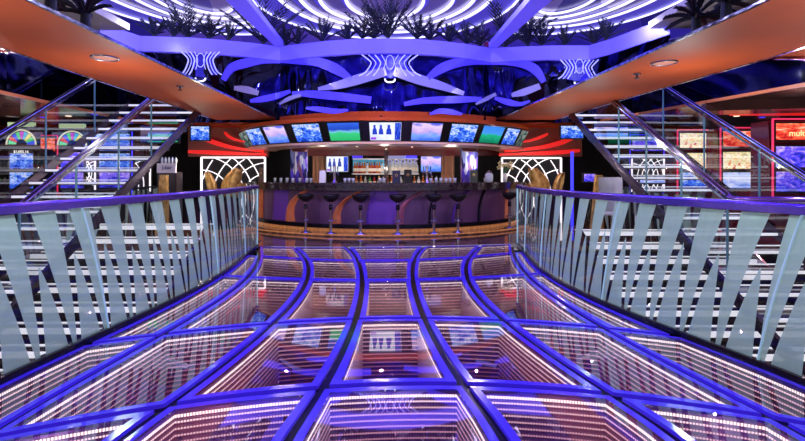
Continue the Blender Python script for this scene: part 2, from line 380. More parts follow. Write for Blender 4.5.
# ------------------------------------------------------------------ glass balustrades along the bridge
def arc_path(f, y0, y1, n):
    ys = [y0+(y1-y0)*k/n for k in range(n+1)]; pts = [(f(y), y) for y in ys]
    s = [0]
    for a, b in zip(pts, pts[1:]): s.append(s[-1]+math.dist(a, b))
    return pts, s
def balustrade(f, side, y0, y1, label, seams, ztop=1.075, phase=0.0, per=.32):
    t = empty('glass_balustrade', (f(5), 5, 0), label, 'balustrade', None)
    ox, oy = f(5), 5
    pts, S = arc_path(f, y0, y1, 160)
    def at(s, off=0.0):
        s = min(max(s, 0), S[-1]-1e-6); k = max(0, int(np.searchsorted(S, s))-1); r = (s-S[k])/(S[k+1]-S[k])
        a, b = pts[k], pts[k+1]; x, y = a[0]+(b[0]-a[0])*r, a[1]+(b[1]-a[1])*r
        tx, ty = b[0]-a[0], b[1]-a[1]; l = math.hypot(tx, ty)
        return (x-ox-ty/l*off*-1*side*-1, y-oy+tx/l*off*-1*side, )
    tot = S[-1]
    # one pane between seams; the seam leans and curves like the print
    def lean(z): q = (ztop-z)/ztop; return .40*q-.10*q*q
    seams_s = [0]+[min(range(len(S)), key=lambda k: abs(pts[k][1]-yy)) for yy in seams]
    seams_s = [0]+[S[k] for k in seams_s[1:]]+[tot]
    zr = [0.0, .15, .3, .45, .6, .75, .9, ztop-.02]
    for a, b in zip(seams_s, seams_s[1:]):
        g = MB(); rows = []
        for z in zr:
            la = a+(lean(z) if a > 0 else 0); lb = b+(lean(z) if b < tot else 0)
            rows.append([at(la+(lb-.006-la)*k/14)+(z,) for k in range(15)])
        g.grid(rows); pane = g.build('glass_pane', M['glass'], t)
        if b < tot:
            e = MB(); e.tube([at(b+lean(z), .003)+(z,) for z in zr], .011, 5); e.build('pane_edge', M['glass_edge'], t)
    # printed frosted pattern: tapering leaning stripes and upward spikes between them
    fr = MB(); s0 = -.6+phase
    def stripe(c0, w_of, za, zb):
        rows = []
        for k in range(9):
            z = za+(zb-za)*k/8; c = c0+lean(z); w = w_of(z)
            rows.append([at(min(max(c-w/2, 0), tot), .004)+(z,), at(min(max(c, 0), tot), .004)+(z,), at(min(max(c+w/2, 0), tot), .004)+(z,)])
        if c0 < tot and c0 > -.5: fr.grid(rows)
    k = 0
    while s0 < tot:
        zz = ztop-.03
        stripe(s0, lambda z: .024+.175*max(0, z/zz)**.8, .03, zz)
        apex = .72+.05*math.sin(k*2.1)
        stripe(s0+per*.5+.0, lambda z: .205*max(0, (apex-z)/apex)**.75+.001, .03, apex)
        s0 += per; k += 1
    fr.build('frosted_stripes', M['frost'], t).name = 'frosted_print'
    top = MB(); top.bar([at(S[k], 0)+(ztop, ) for k in range(0, 161, 4)], .055, .045); top.build('top_rail', M['purple_rail'], t)
    cap = MB(); cap.tube([at(S[k], .0)+(ztop+.03, ) for k in range(0, 161, 4)], .03, 8, flat=.6); cap.build('handrail_cap', M['purple_rail'], t)
    sh = MB(); sh.bar([at(S[k], 0)+(.02, ) for k in range(0, 161, 4)], .05, .05); sh.build('base_shoe', M['dark_steel'], t)
    e = MB(); e.bar([at(tot)+(0.0,), at(tot)+(ztop,)], .02, .02); e.build('end_edge', M['glass_edge'], t)
    return t
balustrade(railL, 1, 1.0, 8.62, 'curved clear glass balustrade with frosted leaf stripes on the left bridge edge', [2.2, 3.62, 5.75, 7.3])
balustrade(railR, -1, 1.0, 8.8, 'curved clear glass balustrade with frosted leaf stripes on the right bridge edge', [2.95, 4.5, 6.2, 7.6])
# farther balustrades, across the stair openings
def curve_f(pix, zt):
    pts = [G(x, y, zt) for x, y in pix]; return pts
def far_balustrade(pix, label, floor_z=-.25):
    pts = curve_f(pix, 1.0); pp = []
    for a, b in zip(pts, pts[1:]):
        for k in range(8): pp.append(tuple(np.array(a)+(np.array(b)-np.array(a))*k/8))
    pp.append(pts[-1]); t = empty('glass_balustrade', (pp[0][0], pp[0][1], 0), label, 'balustrade')
    o = np.array([pp[0][0], pp[0][1], 0]); pp = [np.array(p)-o for p in pp]
    MB().grid([[(p[0], p[1], floor_z) for p in pp], [(p[0], p[1], 1.0) for p in pp]]).build('glass_pane', M['glass'], t)
    fr = MB(); d = [0]
    for a, b in zip(pp, pp[1:]): d.append(d[-1]+np.linalg.norm(b-a))
    def at(s):
        s = min(max(s, 0), d[-1]-1e-6); k = max(0, int(np.searchsorted(d, s))-1); r = (s-d[k])/(d[k+1]-d[k]); return pp[k]+(pp[k+1]-pp[k])*r
    s = 0
    while s < d[-1]-.1:
        rows = []
        for z in np.linspace(0, .97, 6):
            q = 1-z; c = s+.25*q; w = .03+.19*z
            rows.append([at(c)+V3(0, -.012, z-1), at(c+w)+V3(0, -.012, z-1)])
        fr.grid(rows); s += .38
    fr.build('frosted_print', M['frost'], t)
    MB().bar([p+V3(0, 0, .02) for p in pp], .05, .04).build('top_rail', M['dark_steel'], t)
far_balustrade([(166,187),(150,187.8),(128,190),(100,192),(60,193)], 'distant frosted-stripe glass balustrade behind the left staircase')
far_balustrade([(598,187.5),(618,188),(640,190),(670,192.5),(700,193)], 'distant frosted-stripe glass balustrade behind the right staircase')

# ------------------------------------------------------------------ staircases
def staircase(xin, xout, Z0, s, dx, label, d0=3.4, d1=10.2, sgn=-1, yland=5.3):
    t = empty('staircase', (xin, 7, 0), label, 'staircase'); o = V3(xin, 7, 0)
    X = lambda x, d: x+dx*d
    zz = lambda d: Z0+s*d
    run = .335; d = d0
    k = 0
    while d < d1:
        a, b = X(xin, d), X(xout, d); z = zz(d)
        tr = MB(); tr.hexa([V3(a, d+.02, z-.05)-o, V3(b, d+.02, z-.05)-o, V3(b, d+.30, z-.05)-o, V3(a, d+.30, z-.05)-o],
                           [V3(a, d+.02, z)-o, V3(b, d+.02, z)-o, V3(b, d+.30, z)-o, V3(a, d+.30, z)-o])
        tro = tr.build('tread', M['tread'], t)
        ns = MB()
        ns.hexa([V3(a, d-.01, z-.034)-o, V3(b, d-.01, z-.034)-o, V3(b, d+.02, z-.034)-o, V3(a, d+.02, z-.034)-o],
                [V3(a, d-.01, z)-o, V3(b, d-.01, z)-o, V3(b, d+.02, z)-o, V3(a, d+.02, z)-o])
        ns.build('lit_nosing', M['nosing'], tro)
        # thin lit line at the back of the tread
        n2 = MB(); n2.hexa([V3(a, d+.28, z+.02)-o, V3(b, d+.28, z+.02)-o, V3(b, d+.30, z+.02)-o, V3(a, d+.30, z+.02)-o],
                           [V3(a, d+.28, z+.034)-o, V3(b, d+.28, z+.034)-o, V3(b, d+.30, z+.034)-o, V3(a, d+.30, z+.034)-o])
        n2.build('riser_strip', M['nosing'], tro)
        d += run; k += 1
    for x, nm in ((xin, 'stringer'), (xout, 'stringer')):
        e = 1 if x == xin else -1
        MB().bar([V3(X(x, d0-.2)-sgn*e*.03, d0-.2, zz(d0-.2)-.03)-o, V3(X(x, d1)-sgn*e*.03, d1, zz(d1)-.03)-o], .05, .13).build(nm, M['stringer'], t)
    for x, dl in ((xin, yland), (xout, yland)):
        hz = 1.02; D1 = d1; d1 = 9.0 if x == xin else d1
        a = V3(X(x, dl), dl, zz(dl)+hz)-o; b = V3(X(x, d1), d1, zz(d1)+hz)-o
        MB().bar([a, b], .042, .042).build('handrail', M['stringer'], t)
        for e_ in (-.03, .03): MB().tube([a+V3(e_, 0, .015), b+V3(e_, 0, .015)], .009, 6).build('handrail_edge', M['chrome'], t)
        MB().bar([a-V3(0, 0, .07), b-V3(0, 0, .07)], .02, .03).build('glass_channel', M['chrome'], t)
        if x == xin:
            c = V3(X(xout, dl)+sgn*.6, dl, zz(dl)+hz)-o
        # glass side panels
        nseg = 4
        for q in range(nseg):
            da, db = dl+(d1-dl)*q/nseg+.01, dl+(d1-dl)*(q+1)/nseg-.01
            MB().grid([[V3(X(x, da), da, zz(da)+.05)-o, V3(X(x, db), db, zz(db)+.05)-o], [V3(X(x, da), da, zz(da)+hz-.07)-o, V3(X(x, db), db, zz(db)+hz-.07)-o]], smooth=False).build('glass_side', M['stair_glass'], t)
            MB().bar([V3(X(x, da), da, zz(da)-.02)-o, V3(X(x, da), da, zz(da)+hz-.04)-o], .02, .02).build('glass_post', M['glass_edge_dim'], t)
        d1 = D1
    dl = yland
    MB().tube([V3(X(xin, dl), dl, zz(dl)+1.02)-o, V3(X(xin, dl)+sgn*.03, dl-.06, zz(dl)+.99)-o, V3(X(xin, dl)+sgn*2.2, dl-.06, zz(dl)+.99)-o], .032, 8).build('landing_rail', M['purple_rail'], t)
    return t
M['stringer'] = mat('dark_plum_steel', (92, 80, 98), .25, .9)
M['stair_glass'] = glassy('reflective_stair_glass', (.86, .9, .92), 2.5)
M['glass_edge_dim'] = mat('teal_glass_edge', (90, 130, 145), .2)
stL = (-4.3, -5.85, -3.26, .6, .003)
stR = (4.01, 5.3, -3.09, .562, -.037)
staircase(*stL, 'open staircase with white lit treads and steel handrails on the left', yland=5.3)
staircase(*stR, 'open staircase with white lit treads and steel handrails on the right', sgn=1, yland=5.55)
def lower_flight(xa, xb, Z0, s, label):
    t = empty('staircase', (xa, 6, -2), label, 'staircase'); o = V3(xa, 6, -2); d = 3.2
    while d < 8.6:
        z = Z0+s*d
        if z > -3.1:
            tro = MB().box(xa-o[0], xb-o[0], d+.03-o[1], d+.33-o[1], z-.04-o[2], z-o[2]).build('tread', M['tread'], t)
            MB().box(xa-o[0], xb-o[0], d-.02-o[1], d+.03-o[1], z-.07-o[2], z-o[2]).build('lit_nosing', M['nosing'], tro)
            MB().box(xa-o[0], xb-o[0], d+.22-o[1], d+.27-o[1], z+.0-o[2], z+.012-o[2]).build('riser_strip', M['nosing'], tro)
        d += .335
    for x in (xa, xb):
        MB().bar([V3(x, 3.2, Z0+s*3.2-.05)-o, V3(x, 8.6, Z0+s*8.6-.05)-o], .05, .2).build('stringer', M['rail_steel'], t)
lower_flight(-3.5, -6.2, -4.75, .6, 'lower flight of white lit stairs seen below the left staircase through the balustrade')
lower_flight(3.2, 5.9, -4.6, .57, 'lower flight of white lit stairs seen below the right staircase through the balustrade')

# ------------------------------------------------------------------ ceilings
ZC = 2.6
CL = -.45; CYR = 14.2      # centre of the round bar
def hole_edge(x):           # far edge of the central opening, bulging towards the bridge
    q = (x+.38)/2.6; return 10.12+1.05*min(1, q*q)
inL = [(-2.70, 1.0), (-2.78, 3.8), (-2.85, 7.0), (-2.93, 11.17)]
outL = [(-4.1, 1.0), (-4.1, 4.95), (-4.25, 8.0), (-4.45, 12.5)]
inR = [(2.72, 1.0), (2.70, 3.7), (2.45, 7.5), (2.2, 11.17)]
outR = [(4.15, 1.0), (4.06, 5.3), (3.8, 8.0), (3.5, 12.5)]
def beam(inn, out, name):
    m = MB()
    lo = [(x, y, ZC) for x, y in inn]+[(x, y, ZC) for x, y in out[::-1]]
    for k in range(3):
        a = [(inn[k][0], inn[k][1]), (inn[k+1][0], inn[k+1][1]), out[k+1], out[k]]
        m.hexa([(p[0], p[1], ZC) for p in a], [(p[0], p[1], ZC+.015) for p in a])
    m.build(name, M['orange'], kind='structure')
beam(inL, outL, 'ceiling'); beam(inR, outR, 'ceiling')
c = MB()
xs = np.linspace(-2.93, 2.2, 21)
c.grid([[(x, hole_edge(x), ZC-.08) for x in xs], [(x, 12.5, ZC-.08) for x in xs]], smooth=False)
c.grid([[(x, hole_edge(x), ZC+.06) for x in xs], [(x, hole_edge(x), ZC-.08) for x in xs]], smooth=False)
c.box(-14, 14, 12.5, 22, ZC, ZC+.1); c.box(-2.93, 2.2, 12.4, 12.5, ZC-.08, ZC)
c.box(-14, -4.1, -1, 4.95, ZC, ZC+.1); c.box(4.1, 14, -1, 5.2, ZC, ZC+.1); c.box(-4.1, 4.15, -1, 1.0, ZC, ZC+.1)
c.face([(-2.93, 11.17, ZC+.01), (-4.45, 12.5, ZC+.01), (-2.93, 12.5, ZC+.01)]); c.face([(2.2, 11.17, ZC+.01), (3.5, 12.5, ZC+.01), (2.2, 12.5, ZC+.01)])
c.build('ceiling', M['orange'], kind='structure')
# outer casino soffits beyond the stair openings
o = MB()
o.face([(-6.1, 4.95, ZC), (-6.25, 7.5, ZC), (-6.45, 12.5, ZC), (-14, 12.5, ZC), (-14, 4.95, ZC)])
o.face([(6.15, 5.2, ZC), (5.7, 6.8, ZC), (4.7, 11.2, ZC), (4.5, 12.5, ZC), (14, 12.5, ZC), (14, 5.2, ZC)])
o.build('ceiling_casino', M['bronze'], kind='structure').name = 'ceiling'
w = MB()
pl = [(-6.1, 4.95), (-6.25, 7.5), (-6.45, 12.5)]; pr = [(6.15, 5.2), (5.7, 6.8), (4.7, 11.2), (4.5, 12.5)]
for pth in (pl, pr):
    w.grid([[(x, y, ZC) for x, y in pth], [(x, y, 3.9) for x, y in pth]], smooth=False)
    w.face([(pth[-1][0], pth[-1][1], ZC+.1), (pth[-1][0]*.7, pth[-1][1], ZC+.1), (pth[-1][0]*.7, pth[-1][1], 3.9), (pth[-1][0], pth[-1][1], 3.9)])
w.build('wall_stairwell', M['mirror_dark'], kind='structure')
tr = MB()
for pth, off in ((pl, .03), (pr, -.03)):
    tr.bar([(x+off, y, ZC-.02) for x, y in pth], .05, .05)
tr.build('trim_2', M['orange_trim'], kind='structure')
tr = MB()
for pth, off in ((inL, .0), (outL, 0), (inR, 0), (outR, 0)):
    tr.bar([(x, y, ZC+.0) for x, y in pth], .03, .022)
tr.bar([(-4.1, 4.95, ZC), (-14, 4.95, ZC)], .03, .05); tr.bar([(4.1, 5.25, ZC), (14, 5.25, ZC)], .03, .05)
tr.build('trim_3', mat('steel_trim_painted_glints', (220, 215, 235), .15, 1, noise=(60, 55, 80), nscale=14), kind='structure')  # pale and dark noise paints the dashed glints into the steel colour

# ceiling plates and sprinklers on the orange soffits
for (x, y, lab) in ((105, 57.5, 'round flush ceiling speaker in the left orange soffit'), (664, 62.5, 'round flush ceiling speaker in the right orange soffit')):
    d = K*(ZC-H)/(HY-y); X = (x-CX)*d/K
    t = empty('ceiling_speaker', (X, d, ZC), lab, 'ceiling speaker')
    MB().lathe([(0, -.004), (.125, -.004)]).build('grille', mat('perforated_grille', (170, 96, 70), .5), t)
    MB().lathe([(.125, -.002), (.127, -.014), (.14, -.014), (.144, -.001)], n=28).build('rim', M['rail_steel'], t)
for (x, y, lab) in ((180, 90, 'small steel sprinkler on the left orange soffit'), (637, 77.5, 'small steel sprinkler on the right orange soffit')):
    d = K*(ZC-H)/(HY-y+4); X = (x-CX)*d/K
    t = empty('sprinkler', (X, d, ZC), lab, 'sprinkler')
    MB().lathe([(0, -.0), (.05, -.002), (.045, -.014), (0, -.016)]).build('flange', M['rail_steel'], t)
    MB().lathe([(.012, -.01), (.012, -.05), (.03, -.055), (.03, -.065), (0, -.068)]).build('head', M['dark_steel'], t)

# ------------------------------------------------------------------ atrium above the opening
ZF0, ZF1 = 4.0, 4.33
def fpt(x, y): d = K*(ZF0-H)/(HY-y); return ((x-CX)*d/K, d)
sc_left = [fpt(*p) for p in ((100, 37), (120, 45), (140, 51), (160, 51.5), (190, 52.5), (215, 54), (250, 57), (280, 60.5))]
sc_mid = [fpt(*p) for p in ((280, 60.5), (305, 57.5), (330, 55.2), (358, 53.5), (385, 53), (412, 53.6), (440, 55.4), (465, 58), (491, 62))]
sc_right = [fpt(*p) for p in ((491, 62), (520, 60.5), (550, 59.6), (570, 59.5), (589, 59.5), (610, 54), (640, 44), (670, 34))]
for pts, lab in ((sc_left, 'left scalloped blue balcony fascia high above the opening'), (sc_mid, 'middle scalloped blue balcony fascia above the bar'), (sc_right, 'right scalloped blue balcony fascia high above the opening')):
    f = MB()
    rows = [[(x, y, ZF0) for x, y in pts], [(x, y, ZF1) for x, y in pts]]
    f.grid(rows, smooth=False); f.grid([[(x, y, ZF1) for x, y in pts], [(x, y+1.5, ZF1) for x, y in pts]], smooth=False)
    f.grid([[(x, y, ZF0) for x, y in pts], [(x, y+.25, ZF0) for x, y in pts]], smooth=False)
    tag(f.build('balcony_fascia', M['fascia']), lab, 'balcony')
for (p0, p1, lab) in (((-2.9, 11.05), (-2.87, 5.5), 'blue ceiling rib running from the left cusp of the balcony'), ((2.15, 11.2), (2.62, 5.5), 'blue ceiling rib running from the right cusp of the balcony')):
    m = MB(); q0, q1 = .10, .27
    m.hexa([(p1[0]-q1, p1[1], ZF1+.001), (p1[0]+q1, p1[1], ZF1+.001), (p0[0]+q0, p0[1]+.1, ZF1+.001), (p0[0]-q0, p0[1]+.1, ZF1+.001)],
           [(p1[0]-q1, p1[1], ZF1+.12), (p1[0]+q1, p1[1], ZF1+.12), (p0[0]+q0, p0[1]+.1, ZF1+.12), (p0[0]-q0, p0[1]+.1, ZF1+.12)])
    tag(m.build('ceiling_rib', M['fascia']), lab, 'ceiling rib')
# mirrored wall between the opening edge and the fascia
allp = sc_left[:-1]+sc_mid[:-1]+sc_right
def dtop(x):
    xs_ = [p[0] for p in allp]; return float(np.interp(x, xs_, [p[1] for p in allp]))+.12
def dbot(x): return hole_edge(x)+.02 if -2.98 < x < 2.22 else 11.2
mw = MB(); xs = np.linspace(-6.2, 5.2, 230)
rows = []
for k in range(9):
    r = k/8; rows.append([(x, dbot(x)*(1-r)+dtop(x)*r+.07*math.sin(r*math.pi*2)*math.sin(x*2.4)+.022*math.sin(x*13+2*math.sin(x*3)), ZC-.06+(ZF0+.06-ZC)*r) for x in xs])
mw.grid(rows); mw.build('wall_mirror', M['mirror_blue'], kind='structure')
def on_wall(px, py):
    d = 10.8
    for _ in range(5):
        X = (px-CX)*d/K; z = H+(HY-py)*d/K; r = min(1, max(0, (z-ZC)/(ZF0-ZC)))
        d = dbot(X)*(1-r)+dtop(X)*r-.10
    return np.array(P(px, py, d))
def smooth_pts(pts, n=6):
    p = [np.array(q, float) for q in pts]; out = []
    for i in range(len(p)-1):
        a = p[max(0, i-1)]; b = p[i]; c_ = p[i+1]; d_ = p[min(len(p)-1, i+2)]
        for k in range(n):
            t = k/n; out.append(.5*((2*b)+(-a+c_)*t+(2*a-5*b+4*c_-d_)*t*t+(-a+3*b-3*c_+d_)*t**3))
    out.append(p[-1]); return out
def ribbon(pts, material, lab, cat='reflected band', name='reflected_band'):
    """pts: (x, y, width) along the band"""
    sp = smooth_pts(pts); rows = []
    for i, p in enumerate(sp):
        t = sp[min(i+1, len(sp)-1)]-sp[max(i-1, 0)]; t = t[:2]/(np.hypot(*t[:2])+1e-9); nx, ny = -t[1], t[0]; w = p[2]/2
        a = on_wall(p[0]+nx*w, p[1]+ny*w); b = on_wall(p[0]-nx*w, p[1]-ny*w)
        rows.append([a, b, b+V3(0, .05, 0), a+V3(0, .05, 0)])
    m = MB(); m.grid(rows, closed_u=True, smooth=False)  # glowing strip shaped as a mirror image of the blue bands
    return tag(m.build(name, material), lab, cat, 'reflected bands on the mirrored wall')
ribbon([(223,80,5),(231,68,8),(245,63,9),(262,60.5,6),(280,61,4)], M['ribbon'], 'reflected blue curved band left of the left cusp on the mirrored wall')
ribbon([(280,61,3),(298,61,6),(318,62,9),(336,69,10),(351,79,5)], M['ribbon'], 'reflected blue curved band right of the left cusp on the mirrored wall')
ribbon([(428,78,5),(440,69,9),(456,63,9),(472,61.5,6),(491,63,3)], M['ribbon'], 'reflected blue curved band left of the right cusp on the mirrored wall')
ribbon([(491,63,3),(508,62,6),(524,64,8),(536,70,9),(544,82,5)], M['ribbon'], 'reflected blue curved band right of the right cusp on the mirrored wall')
ribbon([(318,89,3),(340,84.5,8),(362,78,10),(386,71,9)], M['grey_ribbon'], 'reflected lilac band rising from the left towards the mirror centre')
ribbon([(394,71,9),(418,79,10),(442,86,8),(464,93.5,4)], M['grey_ribbon'], 'reflected lilac band falling to the right from the mirror centre')
ribbon([(234,88,4),(246,89.5,7),(258,93,5)], M['grey_ribbon'], 'short reflected lilac band at the far left of the mirrored wall')
ribbon([(512,95,4),(524,92,7),(540,86,6)], M['grey_ribbon'], 'short reflected lilac band at the far right of the mirrored wall')
ribbon([(292,93,3),(312,94,7),(340,96.5,8),(371,100,7)], M['ribbon'], 'lower reflected blue band left of the mirror centre')
ribbon([(404,104,4),(425,100.5,6),(455,99.5,7),(482,99,4)], M['ribbon'], 'lower reflected blue band right of the mirror centre')
ribbon([(250,101,3),(262,99,6),(276,96,6),(290,91,3)], M['ribbon'], 'reflected blue band below the left lilac band on the mirrored wall')
ribbon([(495,98,3),(508,102,6),(520,104,4),(530,101,2)], M['ribbon'], 'reflected blue band near the right orange soffit on the mirrored wall')
ribbon([(306,108,2),(318,109,5),(334,111,5),(348,110,2)], M['ribbon'], 'lowest reflected blue band left of centre above the bar')
ribbon([(430,114,2),(440,111,5),(452,112,5),(462,114,2)], M['ribbon'], 'lowest reflected blue band right of centre above the bar')
ribbon([(279,104,2),(290,98,4),(301,95,3)], M['grey_ribbon'], 'small curled lilac reflection under the left cusp')
ribbon([(476,104,2),(486,99,4),(496,94,3)], M['grey_ribbon'], 'small curled lilac reflection under the right cusp')
# glowing winged tracery: three groups of thin white tubes
M['tracery'] = mat('pale_blue_light_tube', (170, 170, 255), .4, emis=1.0, ecol=(160, 160, 255))
def tracery(cx, lab, w=25, y0=56, y1=72):
    t = empty('light_tracery', (0, 0, 0), lab, 'light tracery', 'winged light tracery on the mirrored wall')
    for k in (-4, -3, -2, -1, 1, 2, 3, 4):
        sg = math.copysign(1, k); a = abs(k)/4*w
        pts = [(cx+sg*(a+2), y0-1, 0), (cx+sg*a*.78, y0+5, 0), (cx+sg*a*.74, (y0+y1)/2+1, 0), (cx+sg*(a*.9+1), y1-1+abs(k)*.6, 0), (cx+sg*(a*1.12+2), y1+5, 0)]
        if abs(k) < 2: pts = pts[:4]
        MB().tube([on_wall(p[0], p[1])+V3(0, -.02, 0) for p in smooth_pts(pts, 4)], .009 if k % 2 else .015, 5).build('light_tube', M['tracery'], t)
    MB().tube([on_wall(cx+4*math.sin(a), (y0+y1)/2-1+7*math.cos(a))+V3(0, -.03, 0) for a in np.linspace(0, 2*math.pi, 17)], .009, 5).build('light_ring', M['tracery'], t)
    MB().tube([on_wall(cx+5*math.sin(a), y1+9+2.6*math.cos(a))+V3(0, -.03, 0) for a in np.linspace(-1.9, 1.9, 11)], .018, 5).build('light_heart', M['led_white'], t)
    # blue backing leaf
    pts = [(-w*.8, y0-2), (w*.8, y0-2), (w*.62, (y0+y1)/2), (w*.95, y1+4), (0, y1+7), (-w*.95, y1+4), (-w*.62, (y0+y1)/2)]
    f = [on_wall(cx+a, b)+V3(0, .03, 0) for a, b in pts]
    MB().hexa([p+V3(0, .04, 0) for p in f], f).build('backing_leaf', mat('deep_blue_leaf', (40, 34, 170), .25, emis=.15, ecol=(50, 40, 230)), t)
tracery(390, 'white and blue winged light tracery at the centre of the mirror', 26, 56, 71)
tracery(201, 'white and blue winged light tracery on the left of the mirror', 17, 53, 70)
tracery(579, 'white and blue winged light tracery on the right of the mirror', 17, 61, 74)

# ring ceiling
ZR = 7.0
def ceil_mat():
    m, nt, out = base('mosaic_mirror_ceiling'); L = nt.links.new
    tc = nt.nodes.new('ShaderNodeTexCoord'); v = nt.nodes.new('ShaderNodeTexVoronoi'); v.inputs['Scale'].default_value = .55
    mp = nt.nodes.new('ShaderNodeMapping'); mp.inputs['Scale'].default_value = (1, .45, 1)
    r = nt.nodes.new('ShaderNodeValToRGB'); e = r.color_ramp.elements; e[0].position = .1; e[0].color = lin((66, 60, 110)); e[1].position = .9; e[1].color = lin((216, 206, 218))
    q = e.new(.35); q.color = lin((112, 100, 190)); q = e.new(.6); q.color = lin((170, 160, 200))
    sx = nt.nodes.new('ShaderNodeSeparateColor')
    p = nt.nodes.new('ShaderNodeBsdfPrincipled'); p.inputs['Roughness'].default_value = .25; p.inputs['Metallic'].default_value = .35
    L(tc.outputs['Object'], mp.inputs[0]); L(mp.outputs[0], v.inputs['Vector']); L(v.outputs['Color'], sx.inputs[0]); L(sx.outputs[0], r.inputs[0]); L(r.outputs[0], p.inputs['Base Color'])
    L(p.outputs[0], out.inputs[0]); return m
up = MB(); up.box(-16, 16, 0, 22, ZR, ZR+.1); up.build('ceiling', ceil_mat(), kind='structure')
hp = MB(); hp.box(-7, 7, 2.0, 12.2, ZR-.05, ZR-.01); hp.build('ceiling', M['added_blue_panel'], kind='structure')  # added glowing panel out of view, tints the floor reflections blue
wb = MB(); wb.box(-16, 16, 21.8, 22, 4.3, ZR); wb.build('wall_back', M['ribbon'], kind='structure')
GROUPS = [('centre', 385, [(1.25, 2.0), (2.15, 2.5), (2.8, 3.0), (3.4, 3.6)], 15.2, -4.7, 4.5),
          ('left', 205, [(.95, 1.7), (1.55, 2.2), (2.2, 2.8), (2.95, 3.3)], 14.9, -99, -5.45), ('right', 562, [(.95, 1.7), (1.55, 2.2), (2.2, 2.8), (2.95, 3.3)], 14.9, 4.6, 99)]
side_words = {'centre': 'above the middle of the bar', 'left': 'high on the left', 'right': 'high on the right'}
SZ = ['innermost', 'second', 'third', 'fourth', 'outermost']
M['halo'] = mat('blue_ring_panel', (96, 84, 235), .3, emis=.3, ecol=(90, 78, 240))
for nm, px, rs, dc, xlo, xhi in GROUPS:
    X0 = (px-CX)*15.5/K
    for k, (rx, ry) in enumerate(rs):
        last = k == len(rs)-1; word = 'outermost' if last else SZ[k]
        t = empty('ceiling_ring_light', (X0, dc, ZR), '%s glowing white oval ring light %s' % (word, side_words[nm]), 'ring light', 'concentric ceiling ring lights')
        A = np.linspace(0, 2*math.pi, 97)+math.pi/2
        A = [a for a in A if xlo < X0+rx*math.cos(a) < xhi]
        runs = []
        for a in A:
            if runs and a-runs[-1][-1] < .08: runs[-1].append(a)
            else: runs.append([a])
        for run in runs:
            if len(run) < 3: continue
            wob = lambda a: 1+.03*math.sin(3*a+k)
            MB().bar([(rx*math.cos(a)*wob(a), ry*math.sin(a), -.06) for a in run], .085 if nm == 'centre' else .06, .06).build('light_tube', M['led_white'], t)
            wd = .9 if last else .2
            MB().grid([[((rx+.08)*math.cos(a), (ry+.08)*math.sin(a), -.02) for a in run], [((rx+wd)*math.cos(a), (ry+wd)*math.sin(a), -.015) for a in run]]).build('blue_halo', M['halo'], t)
            if last: MB().bar([((rx+wd)*math.cos(a), (ry+wd)*math.sin(a), -.05) for a in run], .05, .05).build('outer_tube', M['led_white'], t)

# palms on the balcony
def fronds(t, size, nf, base_z, el0, el1, droop):
    for k in range(nf):
        a = 2*math.pi*k/nf+random.uniform(-.25, .25); el = random.uniform(el0, el1); Lf = size*random.uniform(.75, 1.1)
        fr = MB(); dirh = V3(math.cos(a), math.sin(a), 0); sidev = V3(-math.sin(a), math.cos(a), 0)
        sp = [V3(0, 0, base_z)+dirh*Lf*r*math.cos(el)+V3(0, 0, Lf*(r*math.sin(el)-droop*r*r)) for r in np.linspace(0, 1, 9)]
        fr.tube(sp, [.011*(1-i/9)+.003 for i in range(9)], 4)
        for q in range(1, 9):
            fw = sp[q]-sp[q-1]; fw = fw/np.linalg.norm(fw)
            for s_ in (-1, 1):
                l = Lf*.30*(1-abs(q-4)/7); tip = sp[q]+sidev*s_*l*.55+fw*l*1.0
                fr.face([sp[q]-fw*.022, sp[q]+fw*.024, tip]); fr.face([sp[q], sp[q]+V3(0, 0, .035), tip])
        fr.build('frond', M['palm'], t)
def palm(x, y, size, nf, label, tall=0):
    bx, by = fpt(x, y); by += .10
    t = empty('potted_palm', (bx, by, ZF1), label, 'palm', 'palms along the balcony fascia')
    MB().lathe([(.02, 0), (.05, .03), (.03, .07), (0, .09)], n=8).build('crown_base', M['palm'], t)
    fronds(t, size*.85, nf+4, .04, .5, 1.45, .12)
palms = [(152,51,.55,9,'left of the left light tracery'),(172,52,.6,9,'above the left light tracery'),(186,52.5,.95,12,'the fuller one above the left light tracery'),(207,53.5,.65,10,'just right of the left tracery'),(227,55,.5,9,'small, midway to the left cusp'),
 (262,58,1.45,14,'tall, beside the left ceiling rib'),(285,60,.6,9,'low, right of the left cusp'),(297,59,.5,8,'low, second right of the left cusp'),(322,56.5,.75,11,'spiky, left of centre over the middle fascia'),(348,55,.5,9,'low, third left of the centre pair'),(362,54.5,.55,9,'low, second left of the centre pair'),
 (374,54,1.0,12,'tall, left one of the centre pair'),(388,54,1.35,14,'tall, right one of the centre pair'),(417,54.5,.75,11,'bushy, right of the centre pair'),(430,55.5,.65,10,'bushy, second right of the centre pair'),(450,57,.55,9,'small, over the right part of the middle fascia'),
 (467,58.5,.75,10,'spiky, left neighbour of the red flowers'),(481,60,.65,9,'spiky, behind the red flowers'),(506,61,1.45,14,'tall, beside the right ceiling rib'),(529,60,1.1,13,'dark, right of the right ceiling rib'),(543,60,.7,11,'dark, second right of the right ceiling rib'),(566,60,.55,9,'small, above the right tracery'),
 (596,58,.55,9,'just right of the mirror seam'),(608,54,.6,9,'above the right end of the fascia')]
for x, y, s_, n_, lab in palms: palm(x, y, s_, n_, 'dark spiky palm on the balcony edge, '+lab, .05 if s_ < .8 else .2)
def cluster(px, py, lab, mt, n=9):
    bx, by = fpt(px, py); m = MB()
    for k in range(n):
        c0 = (random.uniform(-.1, .1), random.uniform(-.05, .05), .05+random.uniform(0, .08))
        m.lathe([(0, -.03), (.03, -.01), (.035, .015), (0, .03)], c0, 7)
    o_ = m.build('flower_cluster', mt); o_.location = (bx, by+.06, ZF1); tag(o_, lab, 'flowers')
